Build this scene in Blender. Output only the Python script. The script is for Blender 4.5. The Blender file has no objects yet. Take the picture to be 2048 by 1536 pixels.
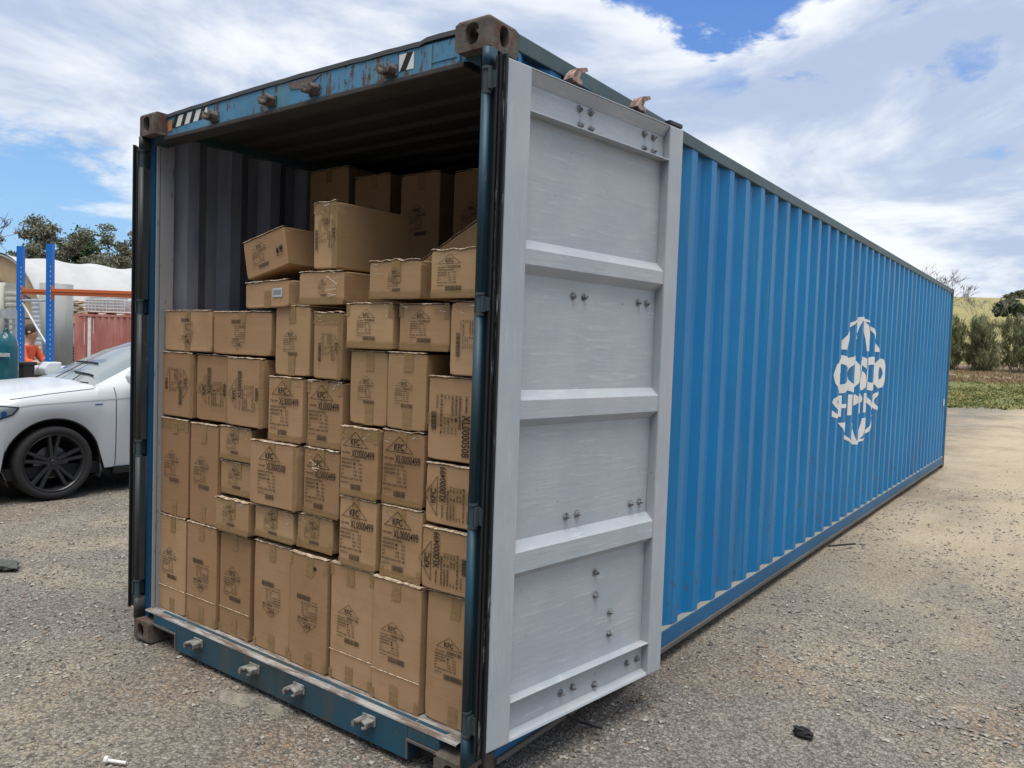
import bpy, bmesh, math, random
import numpy as np
from mathutils import Vector, Matrix, noise
R = math.radians
random.seed(7)
rng = np.random.default_rng(7)
SC = bpy.context.scene
COL = SC.collection

# ------------------------------------------------------------------ camera
cam = bpy.data.cameras.new('camera')
cam.sensor_width = 36.0
cam.lens = 1546.26 / 2048 * 36.0
cam.clip_start = 0.05
cam.clip_end = 3000
co = bpy.data.objects.new('camera', cam)
co.rotation_mode = 'XYZ'
co.location = (4.2189, -2.1975, 1.6968)
co.rotation_euler = (R(87.3432), R(-1.9480), R(36.5974))
COL.objects.link(co)
SC.camera = co

# ------------------------------------------------------------------ light
SUN_DIR = Vector((0.16, -0.20, 0.97)).normalized()      # towards the sun
sl = bpy.data.lights.new('sun', 'SUN')
sl.energy = 2.4
sl.angle = R(40)
sl.color = (1.0, 0.94, 0.84)
so = bpy.data.objects.new('sun', sl)
so.rotation_euler = (-SUN_DIR).to_track_quat('-Z', 'Y').to_euler()
so.location = (6, -8, 18)
COL.objects.link(so)
elev = math.asin(SUN_DIR.z)
azim = math.atan2(SUN_DIR.x, SUN_DIR.y)

W = bpy.data.worlds.new('World')
SC.world = W
W.use_nodes = True
SC.view_settings.view_transform = 'Standard'
SC.view_settings.look = 'None'
SC.view_settings.gamma = 1
SC.view_settings.exposure = 0.55
SC.cycles.diffuse_bounces = 1
SC.cycles.max_bounces = 6
try:
    W.cycles.sampling_method = 'MANUAL'; W.cycles.sample_map_resolution = 1024
except Exception:
    pass


class NT:
    """small node helper"""
    def __init__(s, tree):
        s.t = tree; s.n = tree.nodes; s.l = tree.links
    def new(s, typ, ins=None, **kw):
        n = s.n.new(typ)
        for k, v in kw.items():
            setattr(n, k, v)
        if ins:
            for k, v in ins.items():
                s.set(n, k, v)
        return n
    def set(s, n, k, v):
        sock = n.inputs[k]
        if isinstance(v, bpy.types.NodeSocket):
            s.l.new(v, sock)
        elif isinstance(v, bpy.types.Node):
            s.l.new(v.outputs[0], sock)
        else:
            if sock.type == 'RGBA' and len(v) == 3:
                v = (*v, 1)
            sock.default_value = v
    def math(s, op, a, b=None, c=None, clamp=False):
        n = s.n.new('ShaderNodeMath'); n.operation = op; n.use_clamp = clamp
        s.set(n, 0, a)
        if b is not None: s.set(n, 1, b)
        if c is not None: s.set(n, 2, c)
        return n.outputs[0]
    def vmath(s, op, a, b=None, out=0):
        n = s.n.new('ShaderNodeVectorMath'); n.operation = op
        s.set(n, 0, a)
        if b is not None: s.set(n, 1, b)
        return n.outputs[out]
    def mix(s, f, a, b, blend='MIX'):
        n = s.n.new('ShaderNodeMix'); n.data_type = 'RGBA'; n.blend_type = blend
        s.set(n, 0, f)
        for i, v in ((6, a), (7, b)):
            if isinstance(v, (tuple, list)) and len(v) == 3: v = (*v, 1)
            s.set(n, i, v)
        return n.outputs[2]
    def noise(s, vec, scale, detail=4, rough=.55, dist=0, out='Fac'):
        n = s.n.new('ShaderNodeTexNoise')
        if vec is not None: s.l.new(vec, n.inputs['Vector'])
        n.inputs['Scale'].default_value = scale; n.inputs['Detail'].default_value = detail
        n.inputs['Roughness'].default_value = rough; n.inputs['Distortion'].default_value = dist
        return n.outputs[out]
    def ramp(s, fac, lo, hi, smooth=True):
        n = s.n.new('ShaderNodeMapRange'); n.clamp = True
        if smooth: n.interpolation_type = 'SMOOTHSTEP'
        s.set(n, 'Value', fac)
        n.inputs['From Min'].default_value = lo; n.inputs['From Max'].default_value = hi
        return n.outputs[0]
    def mapping(s, vec, scale=(1, 1, 1), loc=(0, 0, 0), rot=(0, 0, 0)):
        n = s.n.new('ShaderNodeMapping'); s.l.new(vec, n.inputs[0])
        n.inputs['Scale'].default_value = scale; n.inputs['Location'].default_value = loc
        n.inputs['Rotation'].default_value = rot
        return n.outputs[0]


def build_world():
    t = NT(W.node_tree)
    t.n.clear()
    out = t.new('ShaderNodeOutputWorld'); bg = t.new('ShaderNodeBackground')
    bg.inputs['Strength'].default_value = 0.10
    sky = t.new('ShaderNodeTexSky', sky_type='NISHITA', sun_disc=False)
    sky.sun_elevation = elev; sky.sun_rotation = azim
    sky.air_density = 1.3; sky.dust_density = 1.2; sky.ozone_density = 2.5
    tc = t.new('ShaderNodeTexCoord'); d = tc.outputs['Generated']
    sep = t.new('ShaderNodeSeparateXYZ', {0: d})
    zz = t.math('ADD', t.math('MAXIMUM', sep.outputs[2], 0.0), 0.16)
    px = t.math('DIVIDE', sep.outputs[0], zz); py = t.math('DIVIDE', sep.outputs[1], zz)
    P = t.new('ShaderNodeCombineXYZ', {0: px, 1: py}).outputs[0]
    n1 = t.noise(P, 0.55, 7, .52, .35)
    n2 = t.noise(t.mapping(P, (1, 1, 1), (13.1, 4.2, 0)), 1.7, 6, .55, .3)
    n3 = t.noise(t.mapping(P, (1, 1, 1), (3.1, 7.2, 0)), 4.5, 5, .6, .2)
    n4 = t.noise(t.mapping(P, (1, 1, 1), (5.1, 1.2, 0)), 11, 4, .6, .2)
    dens = t.math('ADD', t.math('MULTIPLY', n1, 0.70), t.math('MULTIPLY', n2, 0.50))
    dens = t.math('ADD', dens, t.math('MULTIPLY', n3, 0.26))
    dens = t.math('SUBTRACT', t.math('ADD', dens, t.math('MULTIPLY', n4, 0.12)), 0.29)
    # openings in the cloud: (direction, angular size, depth)
    gaps = GAPS
    wn = t.noise(t.mapping(P, (1, 1, 1), (2.2, 8.8, 0)), 2.6, 6, .6, .2, out='Color')
    dw = t.vmath('NORMALIZE', t.vmath('ADD', d, t.vmath('MULTIPLY', t.vmath('SUBTRACT', wn, (.5, .5, .5)), (.24, .24, .24))))
    tot = None
    for (v, size, amt) in gaps:
        dp = t.vmath('DOT_PRODUCT', dw, v, out=1)
        g = t.ramp(dp, math.cos(R(size)), 1.0)
        g = t.math('MULTIPLY', g, amt)
        tot = g if tot is None else t.math('MAXIMUM', tot, g)
    dens = t.math('SUBTRACT', t.math('ADD', dens, 0.20), tot)
    cov = t.ramp(dens, 0.36, 0.60)
    # cloud brightness
    shade = t.noise(t.mapping(P, (1, 1, 1), (1.3, 9.2, 0)), 1.1, 6, .6, .4)
    ccol = t.mix(t.ramp(shade, .38, .60), (3.5, 4.15, 5.4), (6.9, 7.1, 7.3))
    ccol = t.mix(t.ramp(dens, .78, .98), ccol, (4.3, 4.9, 6.1))
    grad = t.mix(t.ramp(sep.outputs[2], .05, .42), (2.1, 4.3, 7.1), (.62, 1.75, 5.1))
    blue = t.mix(.72, sky.outputs[0], grad)
    # low sky a little paler
    col = t.mix(t.math('MULTIPLY', cov, 0.93), blue, ccol)
    # low sky behind the camera, darkened to dim the container's inside
    back = t.ramp(t.math('MULTIPLY', sep.outputs[1], -1.0), -.10, .35)
    low = t.math('SUBTRACT', 1.0, t.ramp(sep.outputs[2], .22, .62))
    col = t.mix(t.math('MULTIPLY', t.math('MULTIPLY', back, low), .84), col, (.35, .42, .50))
    t.l.new(col, bg.inputs['Color']); t.l.new(bg.outputs[0], out.inputs[0])


GAPS = [((-0.925, 0.352, 0.100), 12, 0.62), ((-0.885, 0.43, 0.135), 10, 0.52), ((-0.97, 0.22, 0.06), 15, 0.6), ((-0.86, 0.49, 0.10), 10, .5),
        ((-0.415, 0.800, 0.432), 4.6, 0.44), ((-0.366, 0.826, 0.428), 5.6, 0.54), ((-0.318, 0.848, 0.424), 5.8, 0.54), ((-0.270, 0.866, 0.420), 5.8, 0.54), ((-0.225, 0.885, 0.404), 5.6, 0.52),
        ((-0.361, 0.876, 0.321), 3, 0.10), ((-0.12, 0.933, 0.339), 2.6, 0.22), ((-0.081, 0.971, 0.224), 3.0, 0.24)]
build_world()


# ------------------------------------------------------------------ object helpers
def tag(o, label=None, cat=None, group=None, kind=None):
    if label: o['label'] = label
    if cat: o['category'] = cat
    if group: o['group'] = group
    if kind: o['kind'] = kind
    return o

def empty(name, loc=(0, 0, 0), rz=0.0, label=None, cat=None, group=None, rot=None):
    o = bpy.data.objects.new(name, None)
    o.empty_display_size = .2
    o.location = loc
    o.rotation_euler = rot if rot else (0, 0, rz)
    COL.objects.link(o)
    return tag(o, label, cat, group)


class MB:
    """collects geometry, links it as one mesh object"""
    def __init__(s):
        s.v = []; s.f = []; s.m = []
    def add(s, verts, faces, mi=0):
        b = len(s.v)
        s.v.extend([tuple(v) for v in verts])
        s.f.extend([tuple(i + b for i in f) for f in faces]); s.m.extend([mi] * len(faces))
        return s
    def box(s, x0, x1, y0, y1, z0, z1, mi=0, M=None):
        v = [(x0, y0, z0), (x1, y0, z0), (x1, y1, z0), (x0, y1, z0), (x0, y0, z1), (x1, y0, z1), (x1, y1, z1), (x0, y1, z1)]
        if M is not None: v = [M @ Vector(p) for p in v]
        return s.add(v, [(0, 3, 2, 1), (4, 5, 6, 7), (0, 1, 5, 4), (1, 2, 6, 5), (2, 3, 7, 6), (3, 0, 4, 7)], mi)
    def prism(s, poly, axis, a, b, mi=0, M=None):
        """extrude a 2D polygon; axis 'x': poly=(y,z); 'y': poly=(x,z); 'z': poly=(x,y)"""
        n = len(poly)
        def mk(p, t):
            q = {'x': (t, p[0], p[1]), 'y': (p[0], t, p[1]), 'z': (p[0], p[1], t)}[axis]
            return M @ Vector(q) if M is not None else q
        v = [mk(p, a) for p in poly] + [mk(p, b) for p in poly]
        f = [tuple(range(n)), tuple(range(2 * n - 1, n - 1, -1))] + [(i, i + n, (i + 1) % n + n, (i + 1) % n) for i in range(n)]
        return s.add(v, f, mi)
    def tube(s, p0, p1, r0, r1=None, n=10, mi=0, caps=True):
        r1 = r0 if r1 is None else r1
        p0, p1 = Vector(p0), Vector(p1); d = (p1 - p0)
        if d.length < 1e-9: return s
        q = d.to_track_quat('Z', 'Y')
        v = []
        for p, r in ((p0, r0), (p1, r1)):
            for i in range(n):
                a = 2 * math.pi * i / n
                v.append(p + q @ Vector((r * math.cos(a), r * math.sin(a), 0)))
        f = [(i, (i + 1) % n, (i + 1) % n + n, i + n) for i in range(n)]
        if caps: f += [tuple(range(n - 1, -1, -1)), tuple(range(n, 2 * n))]
        return s.add(v, f, mi)
    def lathe(s, prof, n=32, M=None, mi=0, closed=False):
        """profile [(r,h)] about Z"""
        v = []; m = len(prof)
        for i in range(n):
            a = 2 * math.pi * i / n
            for r, h in prof:
                p = Vector((r * math.cos(a), r * math.sin(a), h))
                v.append(M @ p if M is not None else p)
        f = []
        for i in range(n):
            j = (i + 1) % n
            for k in range(m - 1):
                f.append((i * m + k, j * m + k, j * m + k + 1, i * m + k + 1))
        return s.add(v, f, mi)
    def path(s, pts, r, n=6, mi=0):
        for a, b in zip(pts[:-1], pts[1:]): s.tube(a, b, r, r, n, mi)
        return s
    def build(s, name, mats, parent=None, smooth=False, bevel=0, segs=2, loc=None):
        me = bpy.data.meshes.new(name)
        me.from_pydata([tuple(v) for v in s.v], [], s.f)
        if not isinstance(mats, (list, tuple)): mats = [mats]
        for m in mats: me.materials.append(m)
        if len(mats) > 1: me.polygons.foreach_set('material_index', s.m)
        bm = bmesh.new(); bm.from_mesh(me)
        bmesh.ops.recalc_face_normals(bm, faces=bm.faces)
        bm.to_mesh(me); bm.free()
        if smooth: me.shade_smooth()
        me.update()
        o = bpy.data.objects.new(name, me)
        COL.objects.link(o)
        if parent is not None: o.parent = parent
        if loc: o.location = loc
        if bevel:
            b = o.modifiers.new('bevel', 'BEVEL'); b.width = bevel; b.segments = segs; b.limit_method = 'ANGLE'; b.angle_limit = R(35)
            b.harden_normals = False
        return o

def quads_obj(name, V, F, mat, parent=None, smooth=False, mi=None, mats=None):
    me = bpy.data.meshes.new(name)
    V = np.asarray(V, dtype=np.float32).reshape(-1, 3); F = np.asarray(F, dtype=np.int32)
    k = F.shape[1]
    me.vertices.add(len(V)); me.vertices.foreach_set('co', V.ravel())
    me.loops.add(F.size); me.loops.foreach_set('vertex_index', F.ravel())
    me.polygons.add(len(F)); me.polygons.foreach_set('loop_start', np.arange(0, F.size, k, dtype=np.int32))
    try: me.polygons.foreach_set('loop_total', np.full(len(F), k, dtype=np.int32))
    except Exception: pass
    for m in (mats or [mat]): me.materials.append(m)
    if mi is not None: me.polygons.foreach_set('material_index', np.asarray(mi, dtype=np.int32))
    me.update(calc_edges=True); me.validate()
    me.shade_smooth() if smooth else me.shade_flat()
    o = bpy.data.objects.new(name, me); COL.objects.link(o)
    if parent is not None: o.parent = parent
    return o


# ------------------------------------------------------------------ materials
def mat(name, color=(.5, .5, .5), rough=.6, metal=0.0, spec=.5, fn=None, coat=0.0):
    m = bpy.data.materials.new(name); m.use_nodes = True
    t = NT(m.node_tree); b = t.n['Principled BSDF']
    b.inputs['Base Color'].default_value = (*color, 1)
    b.inputs['Roughness'].default_value = rough; b.inputs['Metallic'].default_value = metal
    b.inputs['Specular IOR Level'].default_value = spec
    b.inputs['Coat Weight'].default_value = coat
    if fn: fn(t, b)
    return m

def bump(t, b, h, strength=.3, dist=.01):
    n = t.new('ShaderNodeBump'); n.inputs['Strength'].default_value = strength; n.inputs['Distance'].default_value = dist
    t.l.new(h, n.inputs['Height']); t.l.new(n.outputs[0], b.inputs['Normal'])

def objco(t): return t.new('ShaderNodeTexCoord').outputs['Object']
def geopos(t): return t.new('ShaderNodeNewGeometry').outputs['Position']

RUST = (.13, .055, .03)
def noisy_(c1, c2, sc):
    return lambda t, b: t.l.new(t.mix(t.ramp(t.noise(geopos(t), sc, 6, .65), .4, .6), c1, c2), b.inputs['Base Color'])

def paint_fn(base, dark, rust_amt=.5, fade=(.25, .38, .45), streak=True, fade_amt=.4, fine=40):
    """old paint with vertical rust runs, chips and fading"""
    def fn(t, b):
        c = geopos(t)
        big = t.noise(c, 1.3, 4, .6)
        col = t.mix(t.ramp(big, .35, .7), base, dark)
        fd = t.noise(t.mapping(c, (3, 3, .5), (4, 2, 0)), 2.2, 6, .7)
        col = t.mix(t.math('MULTIPLY', t.ramp(fd, .5, .72), fade_amt), col, fade)
        st = t.noise(t.mapping(c, (14, 14, 1.3)), 1.6, 7, .7)
        ch = t.noise(t.mapping(c, (1, 1, .55), (2, 5, 1)), fine, 6, .75)
        a = t.math('ADD', t.math('MULTIPLY', st, .55), t.math('MULTIPLY', ch, .45))
        rm = t.ramp(a, .66 - .10 * rust_amt, .70 - .08 * rust_amt)
        rc = t.mix(t.noise(c, 30, 4), (.07, .045, .032), (.17, .105, .07))
        col = t.mix(t.math('MULTIPLY', rm, min(1, .35 + rust_amt)), col, rc)
        t.l.new(col, b.inputs['Base Color'])
        t.l.new(t.math('ADD', t.math('MULTIPLY', rm, .30), .55), b.inputs['Roughness'])
        bump(t, b, t.math('ADD', t.noise(c, 6, 3), t.math('MULTIPLY', rm, .25)), .25, .006)
    return fn

M = {}
M['header'] = mat('header_paint', fn=paint_fn((.10, .30, .50), (.075, .23, .37), 1.45, (.15, .30, .34), fade_amt=.85))
M['lipdark'] = mat('header_lip_paint', fn=paint_fn((.055, .055, .055), (.04, .035, .032), .8, (.09, .075, .065)))
M['teal'] = mat('hinge_post_paint', rough=.6, fn=paint_fn((.004, .052, .095), (.010, .030, .036), .5, (.06, .075, .07), fade_amt=.55))
M['sill'] = mat('sill_paint', fn=paint_fn((.010, .085, .15), (.03, .055, .06), 1.0, (.07, .085, .08), fade_amt=.8))

def side_fn(t, b):
    c = geopos(t)
    sep = t.new('ShaderNodeSeparateXYZ', {0: c})
    base = t.mix(t.ramp(t.noise(c, .8, 3), .3, .7), (.0006, .168, .425), (.001, .205, .49))
    sheet = t.noise(t.mapping(c, (0, 3.6, .12)), 1.0, 2, .5)
    col = t.mix(t.math('MULTIPLY', t.ramp(sheet, .50, .72), .38), base, (.055, .21, .38))
    st = t.noise(t.mapping(c, (16, 16, .5), (0, 3, 0)), 1.2, 6, .65)
    col = t.mix(t.math('MULTIPLY', t.ramp(st, .57, .72), .50), col, (.13, .22, .28))
    ch = t.noise(t.mapping(c, (9, 9, 2.2), (1, 2, 5)), 1.7, 8, .72)
    rm = t.ramp(ch, .635, .665)
    low = t.math('SUBTRACT', 1.0, t.ramp(sep.outputs[2], .15, 1.0))
    rm2 = t.math('MULTIPLY', t.ramp(t.noise(t.mapping(c, (7, 7, 3), (9, 2, 5)), 3, 6, .7), .58, .62), low)
    rm = t.math('MAXIMUM', rm, rm2)
    col = t.mix(t.math('MULTIPLY', rm, .8), col, (.10, .085, .07))
    t.l.new(col, b.inputs['Base Color'])
    t.l.new(t.math('ADD', .30, t.math('MULTIPLY', st, .22)), b.inputs['Roughness'])
    bump(t, b, t.noise(t.mapping(c, (1, 2, .6)), 3, 3), .25, .02)
M['side'] = mat('side_wall_paint', spec=.30, fn=side_fn)
M['rail'] = mat('bottom_rail_paint', rough=.5, fn=paint_fn((.004, .125, .30), (.01, .10, .22), .45, (.07, .13, .17), fade_amt=.5))
M['toprail'] = mat('top_rail_paint', fn=paint_fn((.055, .115, .135), (.04, .075, .085), .7, (.11, .13, .12), fade_amt=.7))
M['lip'] = mat('rail_flange', fn=paint_fn((.13, .125, .115), (.09, .085, .08), .6, (.18, .17, .15)))
M['dust'] = mat('dust_on_rail', (.28, .27, .23), .9)

def cast_fn(t, b):
    c = geopos(t)
    col = t.mix(t.ramp(t.noise(c, 9, 5, .7), .35, .68), (.095, .082, .070), (.165, .140, .118))
    col = t.mix(t.ramp(t.noise(t.mapping(c, (1, 1, .5), (3, 1, 7)), 12, 6, .7), .54, .63), col, (.14, .058, .042))
    col = t.mix(t.math('MULTIPLY', t.ramp(t.noise(t.mapping(c, (3, 3, .5), (8, 1, 7)), 9, 6, .7), .54, .68), .7), col, (.05, .042, .04))
    t.l.new(col, b.inputs['Base Color'])
    bump(t, b, t.noise(c, 55, 6, .7), .55, .006)
M['cast'] = mat('rusty_cast_steel', rough=.85, spec=.3, fn=cast_fn)

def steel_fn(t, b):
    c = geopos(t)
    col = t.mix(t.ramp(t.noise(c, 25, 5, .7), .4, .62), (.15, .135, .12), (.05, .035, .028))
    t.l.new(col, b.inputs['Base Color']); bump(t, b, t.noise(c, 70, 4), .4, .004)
M['keeper'] = mat('shaded_worn_steel', rough=.7, fn=steel_fn)  # shadow on the header keepers put into this darker steel
M['camlug'] = mat('rusty_pink_steel', rough=.85, fn=lambda t, b: t.l.new(t.mix(t.ramp(t.noise(geopos(t), 40, 4), .42, .6), (.40, .29, .25), (.16, .09, .07)), b.inputs['Base Color']))

def grey_fn(sx):
    def fn(t, b):
        c = objco(t)
        m = t.mapping(c, sx)
        br = t.noise(m, 5.0, 6, .72, .25)
        br2 = t.noise(t.mapping(c, sx, (3, 7, 2), (0, R(7), 0)), 3.1, 5, .7, .5)
        mott = t.noise(c, 3.5, 5, .6)
        col = t.mix(t.ramp(mott, .35, .7), (.385, .425, .475), (.45, .475, .51))
        col = t.mix(t.math('MULTIPLY', t.ramp(br, .55, .74), .50), col, (.66, .69, .72))
        col = t.mix(t.math('MULTIPLY', t.ramp(br2, .56, .74), .5), col, (.58, .61, .64))
        col = t.mix(t.math('MULTIPLY', t.ramp(t.noise(t.mapping(c, (1, 1, 1), (5, 5, 5)), 14, 6, .75), .66, .70), .8), col, (.16, .16, .16))
        t.l.new(col, b.inputs['Base Color'])
        t.l.new(t.math('ADD', .38, t.math('MULTIPLY', mott, .2)), b.inputs['Roughness'])
        bump(t, b, t.math('ADD', br, br2), .35, .003)
    return fn
M['greyH'] = mat('brushed_grey_paint_across', fn=grey_fn((1, 1.0, 11)))
M['greyV'] = mat('brushed_grey_paint_down', fn=grey_fn((14, 14, 1)))
M['inner'] = mat('inner_wall_paint', rough=.6, fn=lambda t, b: t.l.new(t.mix(t.ramp(t.noise(t.mapping(geopos(t), (3, 3, .6)), 3, 5), .35, .7), (.31, .34, .42), (.21, .235, .30)), b.inputs['Base Color']))
M['lipwhite'] = mat('chipped_white_paint', rough=.6, fn=lambda t, b: t.l.new(t.mix(t.ramp(t.noise(t.mapping(geopos(t), (4, 4, 1)), 7, 6, .7), .60, .68), (.33, .34, .36), (.12, .13, .14)), b.inputs['Base Color']))
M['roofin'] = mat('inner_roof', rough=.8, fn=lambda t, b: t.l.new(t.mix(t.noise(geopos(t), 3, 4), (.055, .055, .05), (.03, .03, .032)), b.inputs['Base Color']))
M['bitumen'] = mat('roof_edge_black', (.018, .022, .026), .7)
M['rubber'] = mat('door_gasket', rough=.42, fn=lambda t, b: t.l.new(t.mix(t.ramp(t.noise(t.mapping(geopos(t), (30, 30, 2.2)), 1.4, 6, .8), .56, .66), (.010, .012, .014), (.28, .31, .32)), b.inputs['Base Color']))
M['rubberclean'] = mat('door_gasket_black', (.012, .014, .016), .45)
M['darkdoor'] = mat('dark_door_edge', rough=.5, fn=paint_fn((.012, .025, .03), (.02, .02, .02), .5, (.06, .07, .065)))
M['threshold'] = mat('scraped_threshold', rough=.55, fn=lambda t, b: t.l.new(t.mix(t.ramp(t.noise(t.mapping(geopos(t), (.8, 4, 2)), 7, 8, .7), .38, .60), (.17, .13, .11), (.42, .42, .41)), b.inputs['Base Color']))
M['floor'] = mat('plywood_floor', (.10, .07, .045), .8)
M['white'] = mat('white_marking', rough=.6, fn=lambda t, b: t.l.new(t.mix(t.ramp(t.noise(geopos(t), 5, 5, .6), .45, .8), (.80, .81, .80), (.62, .65, .66)), b.inputs['Base Color']))
M['black'] = mat('black_marking', (.012, .012, .013), .6)
M['orange'] = mat('orange_marking', (.62, .22, .05), .6)

def card_fn(t, b):
    oi = t.new('ShaderNodeObjectInfo'); r = oi.outputs['Random']
    c = objco(t)
    off = t.new('ShaderNodeVectorMath', {0: c, 1: oi.outputs['Location']}).outputs[0]
    col = t.mix(r, (.325, .193, .104), (.49, .318, .180))
    col = t.mix(t.math('MULTIPLY', t.ramp(t.noise(off, 5, 5, .6), .4, .75), .45), col, (.31, .182, .085))
    fl = t.noise(t.mapping(off, (1, 1, 60)), 3, 2, .5)
    col = t.mix(t.math('MULTIPLY', t.ramp(fl, .45, .75), .12), col, (.24, .14, .07))
    spots = t.ramp(t.noise(off, 26, 4, .7), .70, .74)
    col = t.mix(t.math('MULTIPLY', spots, .35), col, (.20, .12, .07))
    t.l.new(col, b.inputs['Base Color'])
    bump(t, b, t.math('ADD', t.noise(off, 7, 4), t.math('MULTIPLY', fl, .2)), .30, .008)
M['card'] = mat('corrugated_cardboard', rough=.75, spec=.25, fn=card_fn)
M['cardedge'] = mat('flap_edge_and_glint', rough=.55, fn=lambda t, b: t.l.new(t.mix(t.ramp(t.noise(geopos(t), 60, 4, .7), .42, .6), (.34, .22, .13), (.74, .63, .49)), b.inputs['Base Color']))  # cut card edge, with sky light and tape glint put into the pale colour

def tape_fn(t, b):
    c = geopos(t)
    w = t.noise(t.mapping(c, (1, 1, 1)), 22, 5, .6, 1.0)
    col = t.mix(w, (.31, .18, .07), (.43, .29, .14))
    t.l.new(col, b.inputs['Base Color'])
    b.inputs['Alpha'].default_value = .74
    bump(t, b, w, .8, .004)
M['tape'] = mat('parcel_tape', rough=.22, spec=.5, fn=tape_fn)
M['tapewide'] = mat('glossy_parcel_tape', rough=.15, spec=.6, fn=lambda t, b: (tape_fn(t, b), setattr(b.inputs['Alpha'], 'default_value', .5)))
M['tapewhite'] = mat('white_tape_and_glint', (.82, .80, .74), .25)
M['ink'] = mat('printed_ink', (.018, .012, .010), .8)
M['inkfaint'] = mat('faint_printed_ink', (.055, .035, .025), .8)
M['paperlabel'] = mat('shipping_sticker', (.55, .60, .66), .5)

# ------------------------------------------------------------------ text and print helpers
_tc = {}
def text_geo(s, bold=0.0):
    """flat mesh of a line of text: (verts2d, faces, width) for cap height 1"""
    key = (s, bold)
    if key in _tc: return _tc[key]
    cu = bpy.data.curves.new('t', 'FONT'); cu.body = s; cu.size = 1.0; cu.resolution_u = 3; cu.offset = bold
    o = bpy.data.objects.new('t', cu); COL.objects.link(o)
    dg = bpy.context.evaluated_depsgraph_get(); dg.update()
    me = bpy.data.meshes.new_from_object(o.evaluated_get(dg))
    V = [(v.co.x, v.co.y) for v in me.vertices]; F = [tuple(p.vertices) for p in me.polygons]
    bpy.data.objects.remove(o); bpy.data.curves.remove(cu); bpy.data.meshes.remove(me)
    if V:
        x0 = min(v[0] for v in V); x1 = max(v[0] for v in V); h = .70
        V = [((x - x0) / h, y / h) for x, y in V]; w = (x1 - x0) / h
    else: w = 0
    _tc[key] = (V, F, w)
    return _tc[key]

class Flat:
    """2D print: x right, y up"""
    def __init__(s): s.v = []; s.f = []
    def poly(s, pts):
        b = len(s.v); s.v += list(pts); s.f.append(tuple(range(b, b + len(pts))))
    def rect(s, x0, y0, x1, y1): s.poly([(x0, y0), (x1, y0), (x1, y1), (x0, y1)])
    def line(s, a, b, w):
        ax, ay = a; bx, by = b; dx, dy = bx - ax, by - ay; L = math.hypot(dx, dy); nx, ny = -dy / L * w / 2, dx / L * w / 2
        s.poly([(ax - nx, ay - ny), (bx - nx, by - ny), (bx + nx, by + ny), (ax + nx, ay + ny)])
    def text(s, st, x, y, h, width=None, bold=0.0, sx=.62):
        V, F, w = text_geo(st, bold)
        if width is not None: sx = width / (w * h)
        b = len(s.v)
        s.v += [(x + vx * h * sx, y + vy * h) for vx, vy in V]; s.f += [tuple(i + b for i in f) for f in F]
    def xform(s, sc, rot, cx, cy, ox, oy):
        """scale, rotate (deg) about (cx,cy) of the design, then put that point at (ox,oy)"""
        c, sn = math.cos(R(rot)), math.sin(R(rot)); out = []
        for x, y in s.v:
            x = (x - cx) * sc[0]; y = (y - cy) * sc[1]
            out.append((ox + x * c - y * sn, oy + x * sn + y * c))
        s.v = out; return s

def carton_print(code, big=True, seed=0, code_w=.145):
    """the stencil on a carton, design area 0..0.21 wide, 0..0.29 high"""
    r = random.Random(seed); p = Flat()
    tw, th = (.160, .066); ax, ay = (.092, .287)
    a = (ax, ay); b = (ax - tw / 2, ay - th); c = (ax + tw / 2, ay - th)
    for q, w in ((a, b), (b, c), (c, a)): p.line(q, w, .0025)
    p.text('KFC', ax - .030, ay - th + .008, .028, .058, .018)
    y = ay - th - .012
    if big:
        p.text(code, .068, y - .034, .034, code_w, .009)
        p.text('ITEM NUMBER:', .004, y - .022, .0085, .058, .01)
        y -= .034
    else:
        p.text(code, .075, y - .018, .018, .095, .012)
        p.text('ITEM NUMBER:', .004, y - .016, .0075, .064, .01)
        y -= .018
    rows = [('DESCRIPTION: SHOP FITTINGS', .118, None), ('INNER QUANTITY:', .070, 'PCS'), ('CARTON QUANTITY:', .072, 'PCS'),
            ('G.W', .014, 'KGS'), ('N.W', .014, 'KGS'), ('M  44.00 x 25.00 x 31.00  CM', .135, None)]
    for i, (s, w, unit) in enumerate(rows):
        y -= .0168
        p.text(s, .004, y, .0092, w, .022)
        if unit:
            p.text(str(r.choice([1, 2, 4, 6])) if unit == 'PCS' else '%.2f' % r.uniform(2, 7), .082, y, .0088, .012 if unit == 'PCS' else .024, .012)
            p.text(unit, .118, y, .0088, .020, .012)
    y -= .024
    p.text('CARTON NO.', .004, y + .004, .0085, .050, .01)
    x = .064; x1 = .130 if big else .178; bh = .018 if big else .026
    while x < x1:
        w = r.choice([.0011, .0016, .0024]); p.rect(x, y - bh, x + w, y + .006); x += w + r.choice([.0011, .0017])
    return p

# ------------------------------------------------------------------ shipping container
CW, CH, CL = 2.438, 2.896, 12.192
cont = empty('shipping_container', (0, 0, 0), label='long blue shipping container with open doors, packed with brown cardboard boxes', cat='shipping container')

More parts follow.
